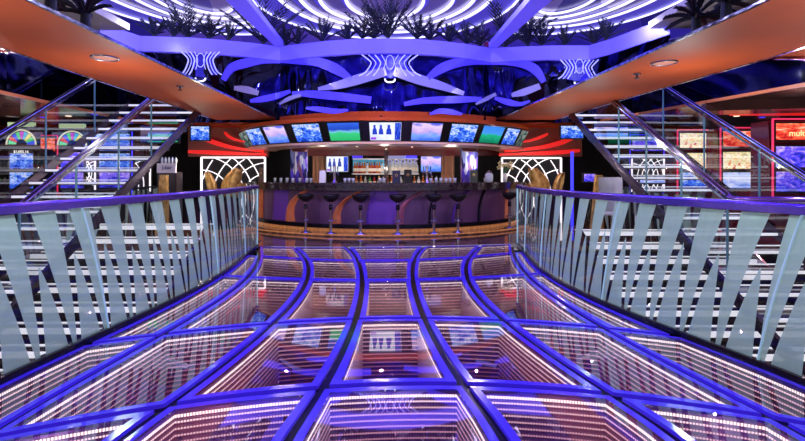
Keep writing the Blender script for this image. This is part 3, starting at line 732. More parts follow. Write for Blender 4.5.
cluster(489, 61.5, 'small cluster of red flowers at the right cusp of the balcony', M['flower'])
# near-side palms seen right above the soffits
def near_palm(X, Y, Z, size, lab):
    t = empty('potted_palm', (X, Y, Z), lab, 'palm', 'palms above the soffits')
    MB().tube([(0, 0, -.12), (0, 0, .05)], [.05, .04], 7).build('trunk', M['palm'], t)
    fronds(t, size, 15, .04, .15, 1.3, .3)
for (px, py, s_, lab) in ((78, 12, .30, 'dark palm resting on the near end of the left soffit'), (110, 28, .32, 'dark palm on the left soffit edge beside the blue fascia'),
                             (700, 18, .34, 'dark palm resting on the near end of the right soffit'), (672, 31, .32, 'dark palm on the right soffit edge beside the blue fascia')):
    x, y, z = G(px, py, ZC+.02); x += .22 if px > 400 else -.22; near_palm(x*1.03, y*1.03, z+.12, s_, lab)
M['planter'] = mat('pale_planter', (170, 160, 165), .5)
for (px, py, d, w_, lab) in ((88, 16, 9.2, 1.5, 'pale planter ledge under the palms above the left soffit'), (690, 14, 9.2, 1.5, 'pale planter ledge under the palms above the right soffit')):
    x, y, z = P(px, py, d)
    tag(MB().box(x-w_/2, x+w_/2, y-1.6, y+.1, z-.25, z-.12).build('planter_ledge', M['planter']), lab, 'planter')

# ------------------------------------------------------------------ the bar
def circ(R, a, z=0, R2=None):   # a measured from straight towards the bridge, positive to the right
    return (CL+R*math.sin(a), CYR-R*math.cos(a), z)
def arcband(m, R0, R1, z0, z1, a0, a1, n=40, mi=0):
    A = np.linspace(a0, a1, n+1)
    lo0 = [circ(R0, a, z0) for a in A]; lo1 = [circ(R1, a, z0) for a in A]; hi0 = [circ(R0, a, z1) for a in A]; hi1 = [circ(R1, a, z1) for a in A]
    rows = [[a_, b_, c_, d_] for a_, b_, c_, d_ in zip(lo0, lo1, hi1, hi0)]
    m.grid(rows, closed_u=True, m=mi, smooth=False); m.face(rows[0], m=mi); m.face(rows[-1][::-1], m=mi)
bar = empty('bar_counter', (0, 0, 0), 'curved bar counter with aubergine leather front and dark granite top', 'bar counter')
m = MB(); arcband(m, 3.30, 4.02, 1.06, 1.13, -1.25, 1.25); m.build('counter_top', M['granite'], bar)
m = MB(); arcband(m, 3.95, 4.0, .96, 1.06, -1.25, 1.25); m.build('counter_apron', M['granite'], bar)
m = MB(); arcband(m, 3.45, 3.78, .2, 1.0, -1.25, 1.25); m.build('bar_front', M['leather'], bar)
m = MB(); arcband(m, 3.5, 3.86, .12, .21, -1.25, 1.25); m.build('kick_trim', M['dark_steel'], bar)
m = MB(); arcband(m, 3.5, 3.82, .04, .12, -1.25, 1.25); m.build('amber_plinth', M['ochre'], bar)
m = MB(); arcband(m, 3.7, 4.32, 0, .05, -1.25, 1.25, mi=0); m.build('foot_step', M['marble'], bar)
m = MB(); arcband(m, 4.3, 4.33, .025, .055, -1.25, 1.25); m.build('step_edge', M['ochre'], bar)
def ang(px, R=3.8):      # bearing on the bar circle of radius R whose sight line has bearing px
    best = min(np.linspace(-1.3, 1.3, 1301), key=lambda a: abs(CX+K*circ(R, a)[0]/circ(R, a)[1]-px)); return float(best)
def fin(pb, pt, w, material, lab, bulge=.5):
    """curved fin on the bar front, from pb at the bottom to pt at the top"""
    a0, a1 = ang(pb), ang(pt); rows = []
    for k in range(13):
        r = k/12; z = .22+.74*r; c_ = a0+(a1-a0)*(r**2.8 if bulge else r)
        ww = w/3.8*(1-.55*r)
        cols = []
        for q in range(7):
            s_ = q/6; aa = c_+(s_-.0)*ww; R = 3.785+.075*math.sin(math.pi*min(1, s_*1.15)) if s_ < .87 else 3.785
            cols.append(circ(R, aa, z))
        rows.append(cols)
    o_ = MB().grid(rows).build('front_fin', material, bar)
    if lab: o_['label'] = lab
fin(259, 261, .30, M['warmlit'], 'copper orange fin', 0); fin(285, 304, .34, M['warmlit'], 'copper orange curved fin'); fin(332, 360, .22, M['warmlit'], 'thin copper curved fin')
fin(366, 376, .04, M['lattice_dim'] if 'lattice_dim' in M else M['leather_violet'], 'pale violet line fin'); fin(395, 423, .20, mat('rose_leather', (170, 92, 120), .4), 'rose curved fin')
fin(429, 437, .05, M['dark_steel'], None); fin(452, 470, .06, M['leather_violet'], None); fin(478, 484, .06, M['dark_steel'], None); fin(505, 506, .12, M['warmlit'], 'narrow copper fin', 0)
def inlay(pa, pb, material, lab):
    a0, a1 = ang(pa), ang(pb); A = np.linspace(a0, a1, 8)
    o_ = MB().grid([[circ(3.784, a, .23) for a in A], [circ(3.784, a+.02, .95) for a in A]]).build('front_panel', material, bar); o_['label'] = lab
inlay(272, 286, M['leather_violet'], 'violet panel'); inlay(367, 395, M['leather_violet'], 'violet panel')

# bar stools
def make_stool(label):
    t = empty('bar_stool', (0, 0, 0), label, 'bar stool', 'bar stools along the counter')
    MB().lathe([(0, .72), (.05, .72), (.10, .745), (.165, .80), (.185, .86), (.18, .885), (.165, .865), (.1, .825), (0, .815)], n=24).build('seat', M['black'], t)
    MB().lathe([(.03, .055), (.03, .70), (.055, .73)], n=14).build('post', M['chrome'], t)
    MB().lathe([(0, .05), (.13, .05), (.13, .062), (.04, .085), (.03, .1)], n=22).build('base', M['chrome'], t)
    MB().tube([(.10*math.cos(a), .10*math.sin(a), .33) for a in np.linspace(0, 2*math.pi, 19)], .01, 6).build('footrest', M['chrome'], t)
    MB().lathe([(.036, .66), (.042, .66), (.042, .56), (.036, .56)], n=12).build('collar', M['dark_steel'], t)
    return t
stools = [(305.6, 'leftmost stool, beside the second copper fin'), (331, 'second stool from the left, left of the thin copper fin'), (360.5, 'third stool from the left, left of the violet panel'), (398, 'middle stool, in front of the rose fin'),
          (434, 'third stool from the right, in front of the dark seam'), (458, 'second stool from the right, close to its left neighbour'), (509.6, 'rightmost stool, half hidden behind the right balustrade end')]
st0 = None
for px, lab in stools:
    a = ang(px, 4.2); x, y, _ = circ(4.2, a)
    L_ = 'black bowl-seat stool, '+lab
    if st0 is None:
        st0 = make_stool(L_); st0.location = (x, y, 0)
    else: dup(st0, (x, y, 0), L_)

# TV ring over the bar
rt, rb = 4.20, 3.97; Z0r, Z1r = 2.02, 2.44
def cone(a, r, off=0): R = rb+(rt-rb)*r+off; return circ(R, a, Z0r+(Z1r-Z0r)*r)
ringo = empty('screen_ring', (0, 0, 0), 'black curved band above the bar that carries the television screens', 'screen band')
A = np.linspace(-1.0, 1.0, 60)
MB().grid([[cone(a, r) for a in A] for r in (0, .5, 1)]).build('black_band', M['black'], ringo)
m = MB(); arcband(m, 3.2, 3.99, Z0r-.05, Z0r, -1.35, 1.35); m.build('ring_lip', M['brown_soffit'], ringo)
m = MB(); arcband(m, 3.4, 4.3, Z1r, ZC-.081, -1.0, 1.0); m.build('ring_crown', M['orange'], ringo)
tvs = [(241, 249.5, 'dim', 'narrow end television with a dim picture at the left end'), (250, 263.5, 'blue', 'television showing blue figures, second from the left end'), (267, 287, 'pink', 'television with a pale blue and pink match, third from the left end'),
       (295, 321, 'blue', 'television with bright blue swirling footage above the left crystal column'), (329.5, 359.5, 'football', 'television showing a green football pitch left of the central screen'),
       (370, 401, 'white', 'central television showing a white news picture'), (411.5, 441, 'pink', 'television with a white and lilac sports picture right of the central screen'),
       (450, 475, 'blue', 'television showing a seated blue figure'), (481, 501, 'teal', 'television showing a teal green field near the right end'),
       (504, 516, 'blue', 'small television with a blue picture, second from the right end'), (518, 524, 'dim', 'narrow end television with a dim picture at the right end')]
def news_details(t, f):
    d = [('picture_side', (.80, .99, .02, .98), SC['deep']), ('caption_bar', (.02, .2, .04, .17), M['purple_cap'])]
    for u0, u1, w_ in ((.08, .24, .05), (.28, .44, .05), (.52, .70, .06)):
        um = (u0+u1)/2; g = MB(); g.face([f(u, v, .03) for u, v in ((u0, .33), (u1, .33), (u1-.02, .62), (um+w_*.7, .68), (um+w_*.7, .86), (um-w_*.7, .86), (um-w_*.7, .68), (u0+.02, .62))]); g.build('figure_on_screen', M['screen_blue'], t)
    for nm, (u0, u1, v0, v1), mt in d: 
        g = MB(); g.face([f(u0, v0, .03), f(u1, v0, .03), f(u1, v1, .03), f(u0, v1, .03)], [(0,0),(1,0),(1,1),(0,1)]); g.build(nm, mt, t)
M['screen_blue'] = mat('blue_screen_figure', (20, 50, 150), .4, emis=.7, ecol=(20, 50, 160))
M['purple_cap'] = mat('purple_caption', (130, 60, 190), .4, emis=.6)
for x0, x1, sk, lab in tvs:
    a0, a1 = ang(x0, 4.09), ang(x1, 4.09)
    o0 = np.array(cone((a0+a1)/2, 0)); t = empty('television', tuple(o0), lab+' of the ring', 'television', 'televisions around the bar ring')
    f = lambda u, v, off: np.array(cone(a0+(a1-a0)*u, .06+.86*v, off))-o0
    g = MB(); hx = []
    lo = [f(-.04, -.05, .003), f(1.04, -.05, .003), f(1.04, 1.05, .003), f(-.04, 1.05, .003)]; hi = [f(-.04, -.05, .022), f(1.04, -.05, .022), f(1.04, 1.05, .022), f(-.04, 1.05, .022)]
    g.hexa(lo, hi); g.build('bezel', M['black'], t)
    g = MB(); g.face([f(0, 0, .026), f(1, 0, .026), f(1, 1, .026), f(0, 1, .026)], [(0,0),(1,0),(1,1),(0,1)]); g.build('screen', SC[sk], t)
    if 'news' in lab: news_details(t, f)
# underside and back of the bar
m = MB(); n = 60
m.face([circ(3.98, a, Z0r+.0) for a in np.linspace(-1.35, 1.35, 50)]+[(3.2, 15.2, Z0r), (-4.1, 15.2, Z0r)])
m.build('ceiling', mat('glossy_taupe_soffit', (200, 156, 140), .09, .15, coat=1), kind='structure')
for k, (x, y) in enumerate(((300, 146), (330, 143.5), (357, 146.5), (412, 147), (444, 143.5), (478, 146), (505, 148), (270, 150), (386, 149))):
    d = K*(Z0r-H)/(HY-y); X = (x-CX)*d/K
    tag(MB().lathe([(0, -.008), (.02, -.008), (.028, -.002)], (X, d, Z0r-.001), 12).build('recessed_downlight', M['downlight']), 'tiny recessed downlight in the soffit inside the screen ring', 'downlight', 'downlights in the bar soffit')
bk = MB(); bk.box(-9.5, 9.5, 15.2, 15.4, 0, ZC); bk.build('wall_back', M['matte_black'], kind='structure')
hd = MB(); hd.grid([[(-3.3+k*.55, 13.75+.25*((k-6)/6)**2, 1.86) for k in range(13)], [(-3.3+k*.55, 13.75+.25*((k-6)/6)**2, 2.02) for k in range(13)]], smooth=False)
tag(hd.build('bar_header', M['darkred']), 'long dark red header over the back bar', 'header')
def flat_tv(px0, px1, py0, py1, d, sk, lab, grp=None, name='television', depth=.06):
    a = P(px0, py1, d); b = P(px1, py0, d); o = V3((a[0]+b[0])/2, d, a[2])
    t = empty(name, tuple(o), lab, 'television' if name == 'television' else 'screen', grp)
    w = (b[0]-a[0])/2; h = b[2]-a[2]
    MB().box(-w-.03, w+.03, 0, depth, -.03, h+.03).build('bezel', M['black'], t)
    MB().face([(-w, -.004, 0), (w, -.004, 0), (w, -.004, h), (-w, -.004, h)], [(0,0),(1,0),(1,1),(0,1)]).build('screen', SC[sk], t)
    return t
wt = flat_tv(326.5, 348, 156.5, 171.5, 14.3, 'white', 'wall television with a news picture behind the left of the bar')
news_details(wt, lambda u, v, off: (-.324+.648*u, -.004-off*.3, .45*v))
flat_tv(421, 441, 156.5, 171.5, 14.3, 'pink', 'wall television with a sports picture behind the right of the bar')
def drape(px0, px1, lab):
    d = 14.5; a = P(px0, 153, d); b = P(px1, 184, d); m = MB(); rows = []
    N = 28
    for z in (0.0, 1.98):
        rows.append([(a[0]+(b[0]-a[0])*k/N, d-.05*math.cos(k/N*2*math.pi*3.5), z) for k in range(N+1)])
    m.grid(rows); tag(m.build('curtain', M['curtain']), lab, 'curtain')
drape(313, 326, 'bronze ribbed curtain left of the back bar'); drape(441, 454.5, 'bronze ribbed curtain right of the back bar')
def crystal_mat():
    m, nt, out = base('crystal_mosaic'); L = nt.links.new
    tc = nt.nodes.new('ShaderNodeTexCoord'); mp = nt.nodes.new('ShaderNodeMapping'); mp.inputs['Scale'].default_value = (14, 14, 4); v = nt.nodes.new('ShaderNodeTexVoronoi'); v.inputs['Scale'].default_value = 1
    r = nt.nodes.new('ShaderNodeValToRGB'); e = r.color_ramp.elements; e[0].position = .1; e[0].color = lin((30, 26, 90)); e[1].position = .9; e[1].color = lin((235, 225, 245))
    q = e.new(.35); q.color = lin((96, 70, 220)); q = e.new(.55); q.color = lin((150, 80, 110)); q = e.new(.7); q.color = lin((90, 110, 190))
    sx = nt.nodes.new('ShaderNodeSeparateColor'); p = nt.nodes.new('ShaderNodeBsdfPrincipled'); p.inputs['Roughness'].default_value = .12; p.inputs['Metallic'].default_value = .5
    L(tc.outputs['Object'], mp.inputs[0]); L(mp.outputs[0], v.inputs['Vector']); L(v.outputs['Color'], sx.inputs[0]); L(sx.outputs[0], r.inputs[0]); L(r.outputs[0], p.inputs['Base Color']); L(p.outputs[0], out.inputs[0])
    return m
M['crystal'] = crystal_mat()
def crystal_column(px, lab):
    x, d, _ = P(px, 170, 12.3); t = empty('crystal_column', (x, d, 0), lab, 'column')
    for k, (ox, w_) in enumerate(((-.17, .05), (-.02, .09), (.13, .07))):
        MB().box(ox-w_, ox+w_, -.08+.02*k, .08, 1.1, 2.0).build('crystal_facet', M['crystal'], t)
    MB().box(-.24, .24, -.14, .14, 0, 1.1).build('plinth', M['black'], t)
    MB().lathe([(0, 1.9), (.2, 1.9), (.24, 2.0), (0, 2.01)], n=12).build('red_cap', M['darkred'], t)
crystal_column(299.5, 'sparkling violet crystal column on the left of the bar'); crystal_column(469.5, 'sparkling violet crystal column on the right of the bar')
# back-bar shelving
sh = empty('bottle_shelving', (0, 14, 0), 'back-bar shelving with two glass shelves and a brown marble post', 'shelving')
def sx(px, d=13.9): return (px-CX)*d/K
def sz(py, d=13.9): return H+(HY-py)*d/K
for y, a, b in ((158.5, 353, 418), (173.5, 352, 419), (186, 350, 452)):
    MB().box(sx(a), sx(b), -.18, .12, sz(y)-.03, sz(y)).build('shelf', M['white_plastic'], sh)
MB().box(sx(384.2, 13.6), sx(387.6, 13.6), -.4, -.25, 0, 2.0).build('marble_post', M['granite'], sh)
MB().box(sx(352), sx(384), .14, .16, sz(173), sz(159)).build('mirror_backing', mat('teal_lit_glass', (60, 150, 180), .3, emis=.35, ecol=(60, 160, 200)), sh)
MB().box(sx(388), sx(417), .14, .16, sz(173), sz(152)).build('lit_backing', mat('white_lit_glass', (170, 175, 215), .3, emis=.35, ecol=(170, 180, 235)), sh)
MB().box(sx(352), sx(362), -.05, .13, sz(158), sz(151)).build('violet_lamp', mat('violet_lamp_glass', (70, 40, 230), .3, emis=.7, ecol=(60, 40, 240)), sh)
MB().box(sx(406), sx(417), -.05, .13, sz(158), sz(151)).build('violet_lamp', M['blue_neon'], sh)
protos = {}
def bottle(kind, h, x, y, z, lab, grp):
    key = (kind, round(h, 2))
    if key not in protos:
        t = empty('spirit_bottle', (x, y, z), lab, 'bottle', grp); r = h*.155
        MB().lathe([(0, 0), (r, 0), (r, h*.58), (r*.4, h*.74), (r*.36, h*.92), (0, h*.92)], n=10).build('glass_body', M[kind], t)
        MB().lathe([(r*.42, h*.9), (r*.42, h), (0, h)], n=8).build('cap', M['gold'] if kind == 'amber' else M['black'], t)
        MB().lathe([(r*1.03, h*.18), (r*1.03, h*.45)], n=10).build('paper_label', M['label_white'], t)
        protos[key] = t; return t
    return dup(protos[key], (x, y, z), lab, grp)
kinds = ['amber', 'amber', 'clear_bottle', 'amber', 'red_bottle', 'amber', 'clear_bottle', 'green_bottle']
word = {'amber': 'amber spirit', 'clear_bottle': 'clear spirit', 'green_bottle': 'green', 'red_bottle': 'red liqueur', 'blue_bottle': 'blue'}
for k in range(12):
    kd = ['amber', 'amber', 'red_bottle', 'amber', 'amber', 'clear_bottle'][k % 6]
    bottle(kd, .34, sx(355+k*2.45), 13.9, sz(173.5), '%s bottle on the middle shelf left of the marble post' % word[kd], '%s bottles, middle shelf left' % word[kd])
for k in range(9):
    bottle('clear_bottle', .42 if k % 2 else .38, sx(390+k*3.3), 13.9, sz(173.5), 'clear spirit bottle on the middle shelf right of the marble post', 'clear bottles, middle shelf right')
for k in range(20):
    kd = kinds[(k*5) % 8]
    bottle(kd, .30, sx(357+k*4.4), 13.8, sz(186), '%s bottle on the lowest back-bar shelf' % word[kd], '%s bottles, lowest shelf' % word[kd])
# things on the counter
def on_bar(px, R=3.75): a = ang(px, R); return circ(R, a, 1.13)
def menu(px, h, w, mt, lab):
    x, y, z = on_bar(px); t = empty('menu_stand', (x, y, z), lab, 'menu stand')
    MB().hexa([(-w/2, -.04, 0), (w/2, -.04, 0), (w/2, .04, 0), (-w/2, .04, 0)], [(-w/2, -.012, h), (w/2, -.012, h), (w/2, .012, h), (-w/2, .012, h)]).build('card_stand', mt, t)
    if mt is not M['white_plastic']: MB().lathe([(.02, 0), (.03, 0)], (0, 0, 0), 10).build('emblem', M['gold'], t).location = (0, -.035, h*.6); t.children[-1].rotation_euler = (math.pi/2, 0, 0)
menu(322.5, .27, .14, M['white_plastic'], 'white menu stand on the left part of the counter')
menu(408, .29, .17, M['black'], 'black menu stand with a gold emblem right of the marble post')
menu(473.5, .29, .17, M['black'], 'black menu stand with a gold emblem beside the right crystal column')
menu(396.5, .27, .18, mat('navy_card', (24, 26, 58), .4), 'dark navy card box right of the marble post')
menu(261, .36, .10, mat('brown_card', (92, 60, 44), .4), 'tall brown menu stand at the left end of the counter')
def tap(px, lab):
    x, y, z = on_bar(px, 3.6); t = empty('beer_tap', (x, y, z), lab, 'beer tap')
    MB().lathe([(.06, 0), (.05, .02), (.03, .05), (.03, .3), (.035, .36), (0, .38)], n=12).build('column', M['chrome'], t)
    for s_ in (-1, 0, 1):
        MB().tube([(s_*.05, -.01, .22), (s_*.09, -.06, .23), (s_*.09, -.08, .17)], .011, 6).build('spout', M['chrome'], t)
        MB().tube([(s_*.07, -.03, .24), (s_*.08, -.04, .36)], [.008, .016], 6).build('handle', M['white_plastic'] if s_ == 0 else M['black'], t)
tap(334.5, 'chrome beer tap tower in front of the left wall television'); tap(427, 'chrome beer tap tower in front of the right wall television')
gl = None
for k, px in enumerate([275, 281, 287, 293, 300, 307, 311, 345, 349, 353, 380, 384, 431, 436, 441, 446, 450, 455, 485, 490]):
    x, y, z = on_bar(px, 3.55+.1*(k % 2)); lab = 'small glass tumbler standing on the bar counter'
    if gl is None:
        gl = tag(MB().lathe([(0, .004), (.03, .0), (.037, .1), (.034, .1), (.028, .01), (0, .01)], n=10).build('glass_tumbler', M['clear_bottle']), lab, 'glass', 'tumblers on the bar counter'); gl.location = (x, y, z)
    else:
        g2 = gl.copy(); COL.objects.link(g2); g2.location = (x, y, z)
x, y, z = on_bar(489); t = empty('glass_jar', (x, y, z), 'large lidded glass jar near the right end of the counter', 'jar')
MB().lathe([(0, 0), (.09, 0), (.1, .05), (.1, .18), (.06, .22)], n=16).build('jar_body', M['clear_bottle'], t); MB().lathe([(.065, .22), (.065, .25), (.02, .27), (0, .29)], n=14).build('lid', M['chrome'], t)
x, y, z = on_bar(505); t = empty('flower_vase', (x, y, z), 'white vase of cream orchids at the right end of the counter', 'vase')
MB().lathe([(0, 0), (.05, 0), (.06, .1), (.04, .2), (.045, .22)], n=14).build('vase_body', M['white_plastic'], t)
for k in range(9):
    a = k*.8; tip = V3(.16*math.cos(a), .1*math.sin(a), .36+.035*(k % 4))
    st = MB().tube([(0, 0, .2), tip*.6+V3(0, 0, .14), tip], .005, 5).build('stem', M['green_bottle'], t)
    fl_ = MB()
    for q in range(5):
        b_ = q*2*math.pi/5; fl_.face([tip, tip+V3(.05*math.cos(b_), -.02, .05*math.sin(b_)), tip+V3(.065*math.cos(b_+.4), -.03, .065*math.sin(b_+.4)), tip+V3(.05*math.cos(b_+.8), -.02, .05*math.sin(b_+.8))])
    fl_.build('blossom', M['cream'], st)

# ------------------------------------------------------------------ lattice light screens
def lattice(px0, px1, py0, d, lab, focus, zb=.0, n1=6, fr=.022, back=True):
    a = P(px0, py0, d); b = P(px1, py0, d); W = b[0]-a[0]; Ht = a[2]
    t = empty('lattice_screen', (a[0], d, 0), lab, 'lattice screen')
    if back: MB().box(0, W, .04, .1, zb, Ht).build('back_panel', M['matte_black'], t)
    m = MB()
    for (p, q) in (((0, zb), (0, Ht)), ((W, zb), (W, Ht)), ((0, Ht), (W, Ht))):
        MB().bar([(p[0], 0, p[1]), (q[0], 0, q[1])], fr*2, fr*2).build('frame_bar', M['lattice_white'], t)
    def arc(cx, cz, R):
        seg = []
        for k in range(61):
            aa = math.pi*2*k/60; x, z = cx+R*math.cos(aa), cz+R*math.sin(aa)
            if 0 <= x <= W and zb <= z <= Ht: seg.append((x, 0, z))
            else:
                if len(seg) > 1: MB().bar(seg, fr, fr).build('light_arc', M['lattice_white'], t)
                seg = []
        if len(seg) > 1: MB().bar(seg, fr, fr).build('light_arc', M['lattice_white'], t)
    q = W/1.73; cz = Ht-1.16*q; xa, xb = (0, W+.08*q) if focus < 0 else (W, -.08*q)
    for R in (.82, 1.2, 1.43, 1.7)[:n1]: arc(xa, cz, R*q)
    for R in (.72, 1.02, 1.28, 1.52, 1.86)[:n1]: arc(xb, cz, R*q)
lattice(201.5, 265, 157.5, 12.9, 'white glowing lattice screen beside the left end of the bar', -1)
lattice(502, 561, 158, 12.9, 'white glowing lattice screen beside the right end of the bar', 1)
lattice(77, 95, 160, 11.0, 'small white lattice screen behind the left staircase', -1, .9, 3, .014)
lattice(113, 150, 160, 11.6, 'white lattice screen right of the small one behind the left staircase', 1, .9, 4, .014)
lattice(632, 664, 157, 11.4, 'white lattice screen behind the right staircase', -1, .9, 4, .014)

# headers with red coves left and right of the bar
def header(px0, px1, sgn, lab):
    d = 13.05; a = P(px0, 126, d); b = P(px1, 156.5, d)
    t = empty('cove_ceiling', (0, 0, 0), lab, 'cove ceiling')
    MB().box(min(a[0], b[0]), max(a[0], b[0]), d, d+.1, b[2], ZC).build('header_board', mat('brown_header', (120, 66, 50), .4), t)
    return t
tL = header(188, 268, -1, 'stepped brown header with red light coves over the left lattice screen')
tR = header(500, 582, 1, 'stepped brown header with red light coves over the right lattice screen')
def cove(pts, d, w, t):
    sp = smooth_pts([(x, y, 0) for x, y in pts]); rows = []
    for i, p in enumerate(sp):
        r = i/(len(sp)-1); ww = w*(.5+.5*math.sin(math.pi*min(1, r+.15)))
        a = np.array(P(p[0], p[1]-ww/2, d)); b = np.array(P(p[0], p[1]+ww/2, d))
        rows.append([a, b, b+V3(0, .18, 0), a+V3(0, .18, 0)])
    MB().grid(rows, closed_u=True, smooth=False).build('red_cove', M['red'], t)
cove([(224, 132.5), (229, 137), (238, 140.5), (250, 142)], 12.6, 2.6, tL); cove([(199, 137), (214, 142.5), (232, 147.5), (262, 151.5)], 12.75, 4.4, tL); cove([(188, 151.5), (215, 152.5), (240, 153.5), (266, 154.5)], 12.9, 4.0, tL)
cove([(548, 134), (540, 137.5), (530, 140.5), (516, 142.5)], 12.6, 3.0, tR); cove([(573, 138), (560, 143), (540, 147.5), (506, 151)], 12.75, 4.8, tR); cove([(580, 150.5), (555, 152.5), (530, 153.5), (500, 154.5)], 12.9, 4.0, tR)

# gold sculptures beside the lattices
def sculpture(px, d, lab, flip=1):
    x, y, _ = P(px, 180, d); t = empty('gold_sculpture', (x, y, 0), lab, 'sculpture')
    MB().lathe([(.26, 0), (.26, .72), (.3, .75), (0, .76)], n=20).build('pedestal', M['black'], t)
    for k, (ox, hh, w_, ln) in enumerate(((-.28, .62, .16, -.12), (.08, .72, .30, .25), (.34, .35, .2, .1))):
        rows = []
        for i in range(9):
            r = i/8; ww = w_*(.35+math.sin(math.pi*min(1, r*.8+.1)))*.6
            rows.append([(flip*(ox+ln*r*r+ww*(q/6-.5)*2), .09*math.sin(q+k)-.08*r, .74+hh*r+.03*math.sin(q*2.2)) for q in range(7)])
        g = MB().grid(rows).build('gold_leaf', M['gold'], t); so = g.modifiers.new('thick', 'SOLIDIFY'); so.thickness = .02
sculpture(225, 11.9, 'gold leaf sculpture in front of the left lattice screen')
sculpture(546, 12.3, 'gold ribbon sculpture in front of the right lattice screen', -1)

# ------------------------------------------------------------------ casino beyond the stairs
def slot(px, d, lab, w=.7, scr='warm', mid='warm', low='warm', body='slot_body', neon='pink_neon', topper='screen', ztop=2.35, grp='slot machines'):
    x, y, _ = P(px, 150, d); t = empty('slot_machine', (x, y, 0), lab, 'slot machine', grp)
    MB().hexa([(-w/2, 0, 0), (w/2, 0, 0), (w/2, .6, 0), (-w/2, .6, 0)], [(-w/2, 0, .75), (w/2, 0, .75), (w/2, .6, .75), (-w/2, .6, .75)]).build('base_cabinet', M[body], t)
    MB().hexa([(-w/2, .08, .75), (w/2, .08, .75), (w/2, .6, .75), (-w/2, .6, .75)], [(-w/2, .16, ztop), (w/2, .16, ztop), (w/2, .6, ztop), (-w/2, .6, ztop)]).build('upper_cabinet', M[body], t)
    MB().hexa([(-w/2, -.22, .72), (w/2, -.22, .72), (w/2, .1, .8), (-w/2, .1, .8)], [(-w/2, -.22, .78), (w/2, -.22, .78), (w/2, .1, .88), (-w/2, .1, .88)]).build('button_deck', M['chrome'], t)
    def sc_(nm, z0, z1, k):
        e = .1; MB().box(-w/2+.02, w/2-.02, .04, .2, z0-.03, z1+.03).build('screen_frame', M['black'], t)
        MB().face([(-w/2+.05, .035, z0), (w/2-.05, .035, z0), (w/2-.05, .035, z1), (-w/2+.05, .035, z1)], [(0,0),(1,0),(1,1),(0,1)]).build(nm, SC[k], t)
    sc_('lower_screen', 1.0, 1.36, low); sc_('middle_screen', 1.44, 1.82, mid)
    if topper == 'screen':
        sc_('top_screen', 1.94, ztop-.06, scr)
        ed = MB()
        for s_ in (-1, 1): ed.bar([(s_*w/2, .05, .8), (s_*w/2, .05, ztop+.02)], .025, .025)
        ed.bar([(-w/2, .05, ztop+.02), (w/2, .05, ztop+.02)], .025, .025); ed.build('neon_edge', M[neon], t)
    else:       # semicircular wheel topper of coloured wedges
        zc = 1.98; R = w*.48; cols = [(60, 90, 230), (90, 210, 120), (235, 225, 110), (60, 180, 220), (200, 60, 190), (90, 210, 120), (70, 90, 240), (235, 90, 90), (120, 230, 160)]
        MB().box(-w/2, w/2, .05, .2, zc-.08, zc+R+.12).build('topper_board', M['slot_dark'], t)
        for k in range(9):
            a0, a1 = math.pi*k/9, math.pi*(k+1)/9-.03
            MB().face([(.12*math.cos(a0), .04, zc+.12*math.sin(a0)), (R*math.cos(a0), .04, zc+R*math.sin(a0)), (R*math.cos(a1), .04, zc+R*math.sin(a1)), (.12*math.cos(a1), .04, zc+.12*math.sin(a1))]).build('wheel_wedge', mat('wedge_%d' % k, cols[k], .4, emis=.85), t)
        MB().tube([((R+.03)*math.cos(a), .03, zc+(R+.03)*math.sin(a)) for a in np.linspace(0, math.pi, 20)], .018, 6).build('wheel_rim', mat('pale_lit_rim', (230, 225, 190), .4, emis=.8), t)
        MB().box(-w*.45, w*.45, .0, .1, zc+R+.1, zc+R+.2).build('sign_strip', mat('pale_green_lit_sign', (190, 215, 170), .4, emis=.6), t)
    return t
slot(20, 10.6, 'wheel-topped slot machine at the far left edge', .62, mid='blue', low='blue', body='slot_dark', topper='wheel', ztop=1.9)
slot(71, 10.9, 'wheel-topped slot machine behind the left staircase', .62, mid='violet', low='violet', body='slot_dark', topper='wheel', ztop=1.9)
slot(111, 11.4, 'blue-screened slot machine right of the second wheel', .95, scr='blue', mid='blue', low='violet', body='slot_dark', neon='blue_neon')
slot(694, 11.2, 'red slot machine with a pale lit top screen behind the right staircase', .72, scr='warm', mid='warm', low='blue')
slot(738, 10.7, 'red slot machine with three bright screens by the right handrail', .72, scr='redscr', mid='warm', low='ice')
slot(797, 8.6, 'dark slot machine with a red top screen and blue lower screens at the right edge', .8, scr='redscr', mid='violet', low='violet', ztop=2.3)
slot(770, 11.8, 'narrow dark slot machine with a dim screen near the right edge', .5, scr='dim', mid='violet', low='redscr', body='slot_dark')
slot(648, 12.6, 'blue-screened slot machine seen between the right stair treads', .9, scr='violet', mid='blue', low='ice', body='slot_dark', neon='blue_neon')
slot(45, 12.8, 'small red-lit slot machine between the two wheel machines', .6, scr='redscr', mid='dim', low='blue', body='slot_dark', neon='pink_neon')
flat_tv(148, 178, 128, 142, 11.0, 'football', 'hanging television with a green pitch seen between the left stair treads')
flat_tv(191, 209, 126.5, 140, 11.6, 'blue', 'hanging television with blue footage right of the left handrail')
flat_tv(561, 583, 126, 138, 11.6, 'blue', 'hanging television with blue footage left of the right handrail')
flat_tv(594, 628, 127, 138, 11.3, 'pink', 'long hanging television with a lilac picture between the right stair treads')
flat_tv(584, 595, 174, 181.5, 11.5, 'violet', 'small blue monitor at the service counter left of the right stair')
flat_tv(640, 665, 176.5, 183, 10.6, 'ice', 'low white and blue display behind the right staircase')
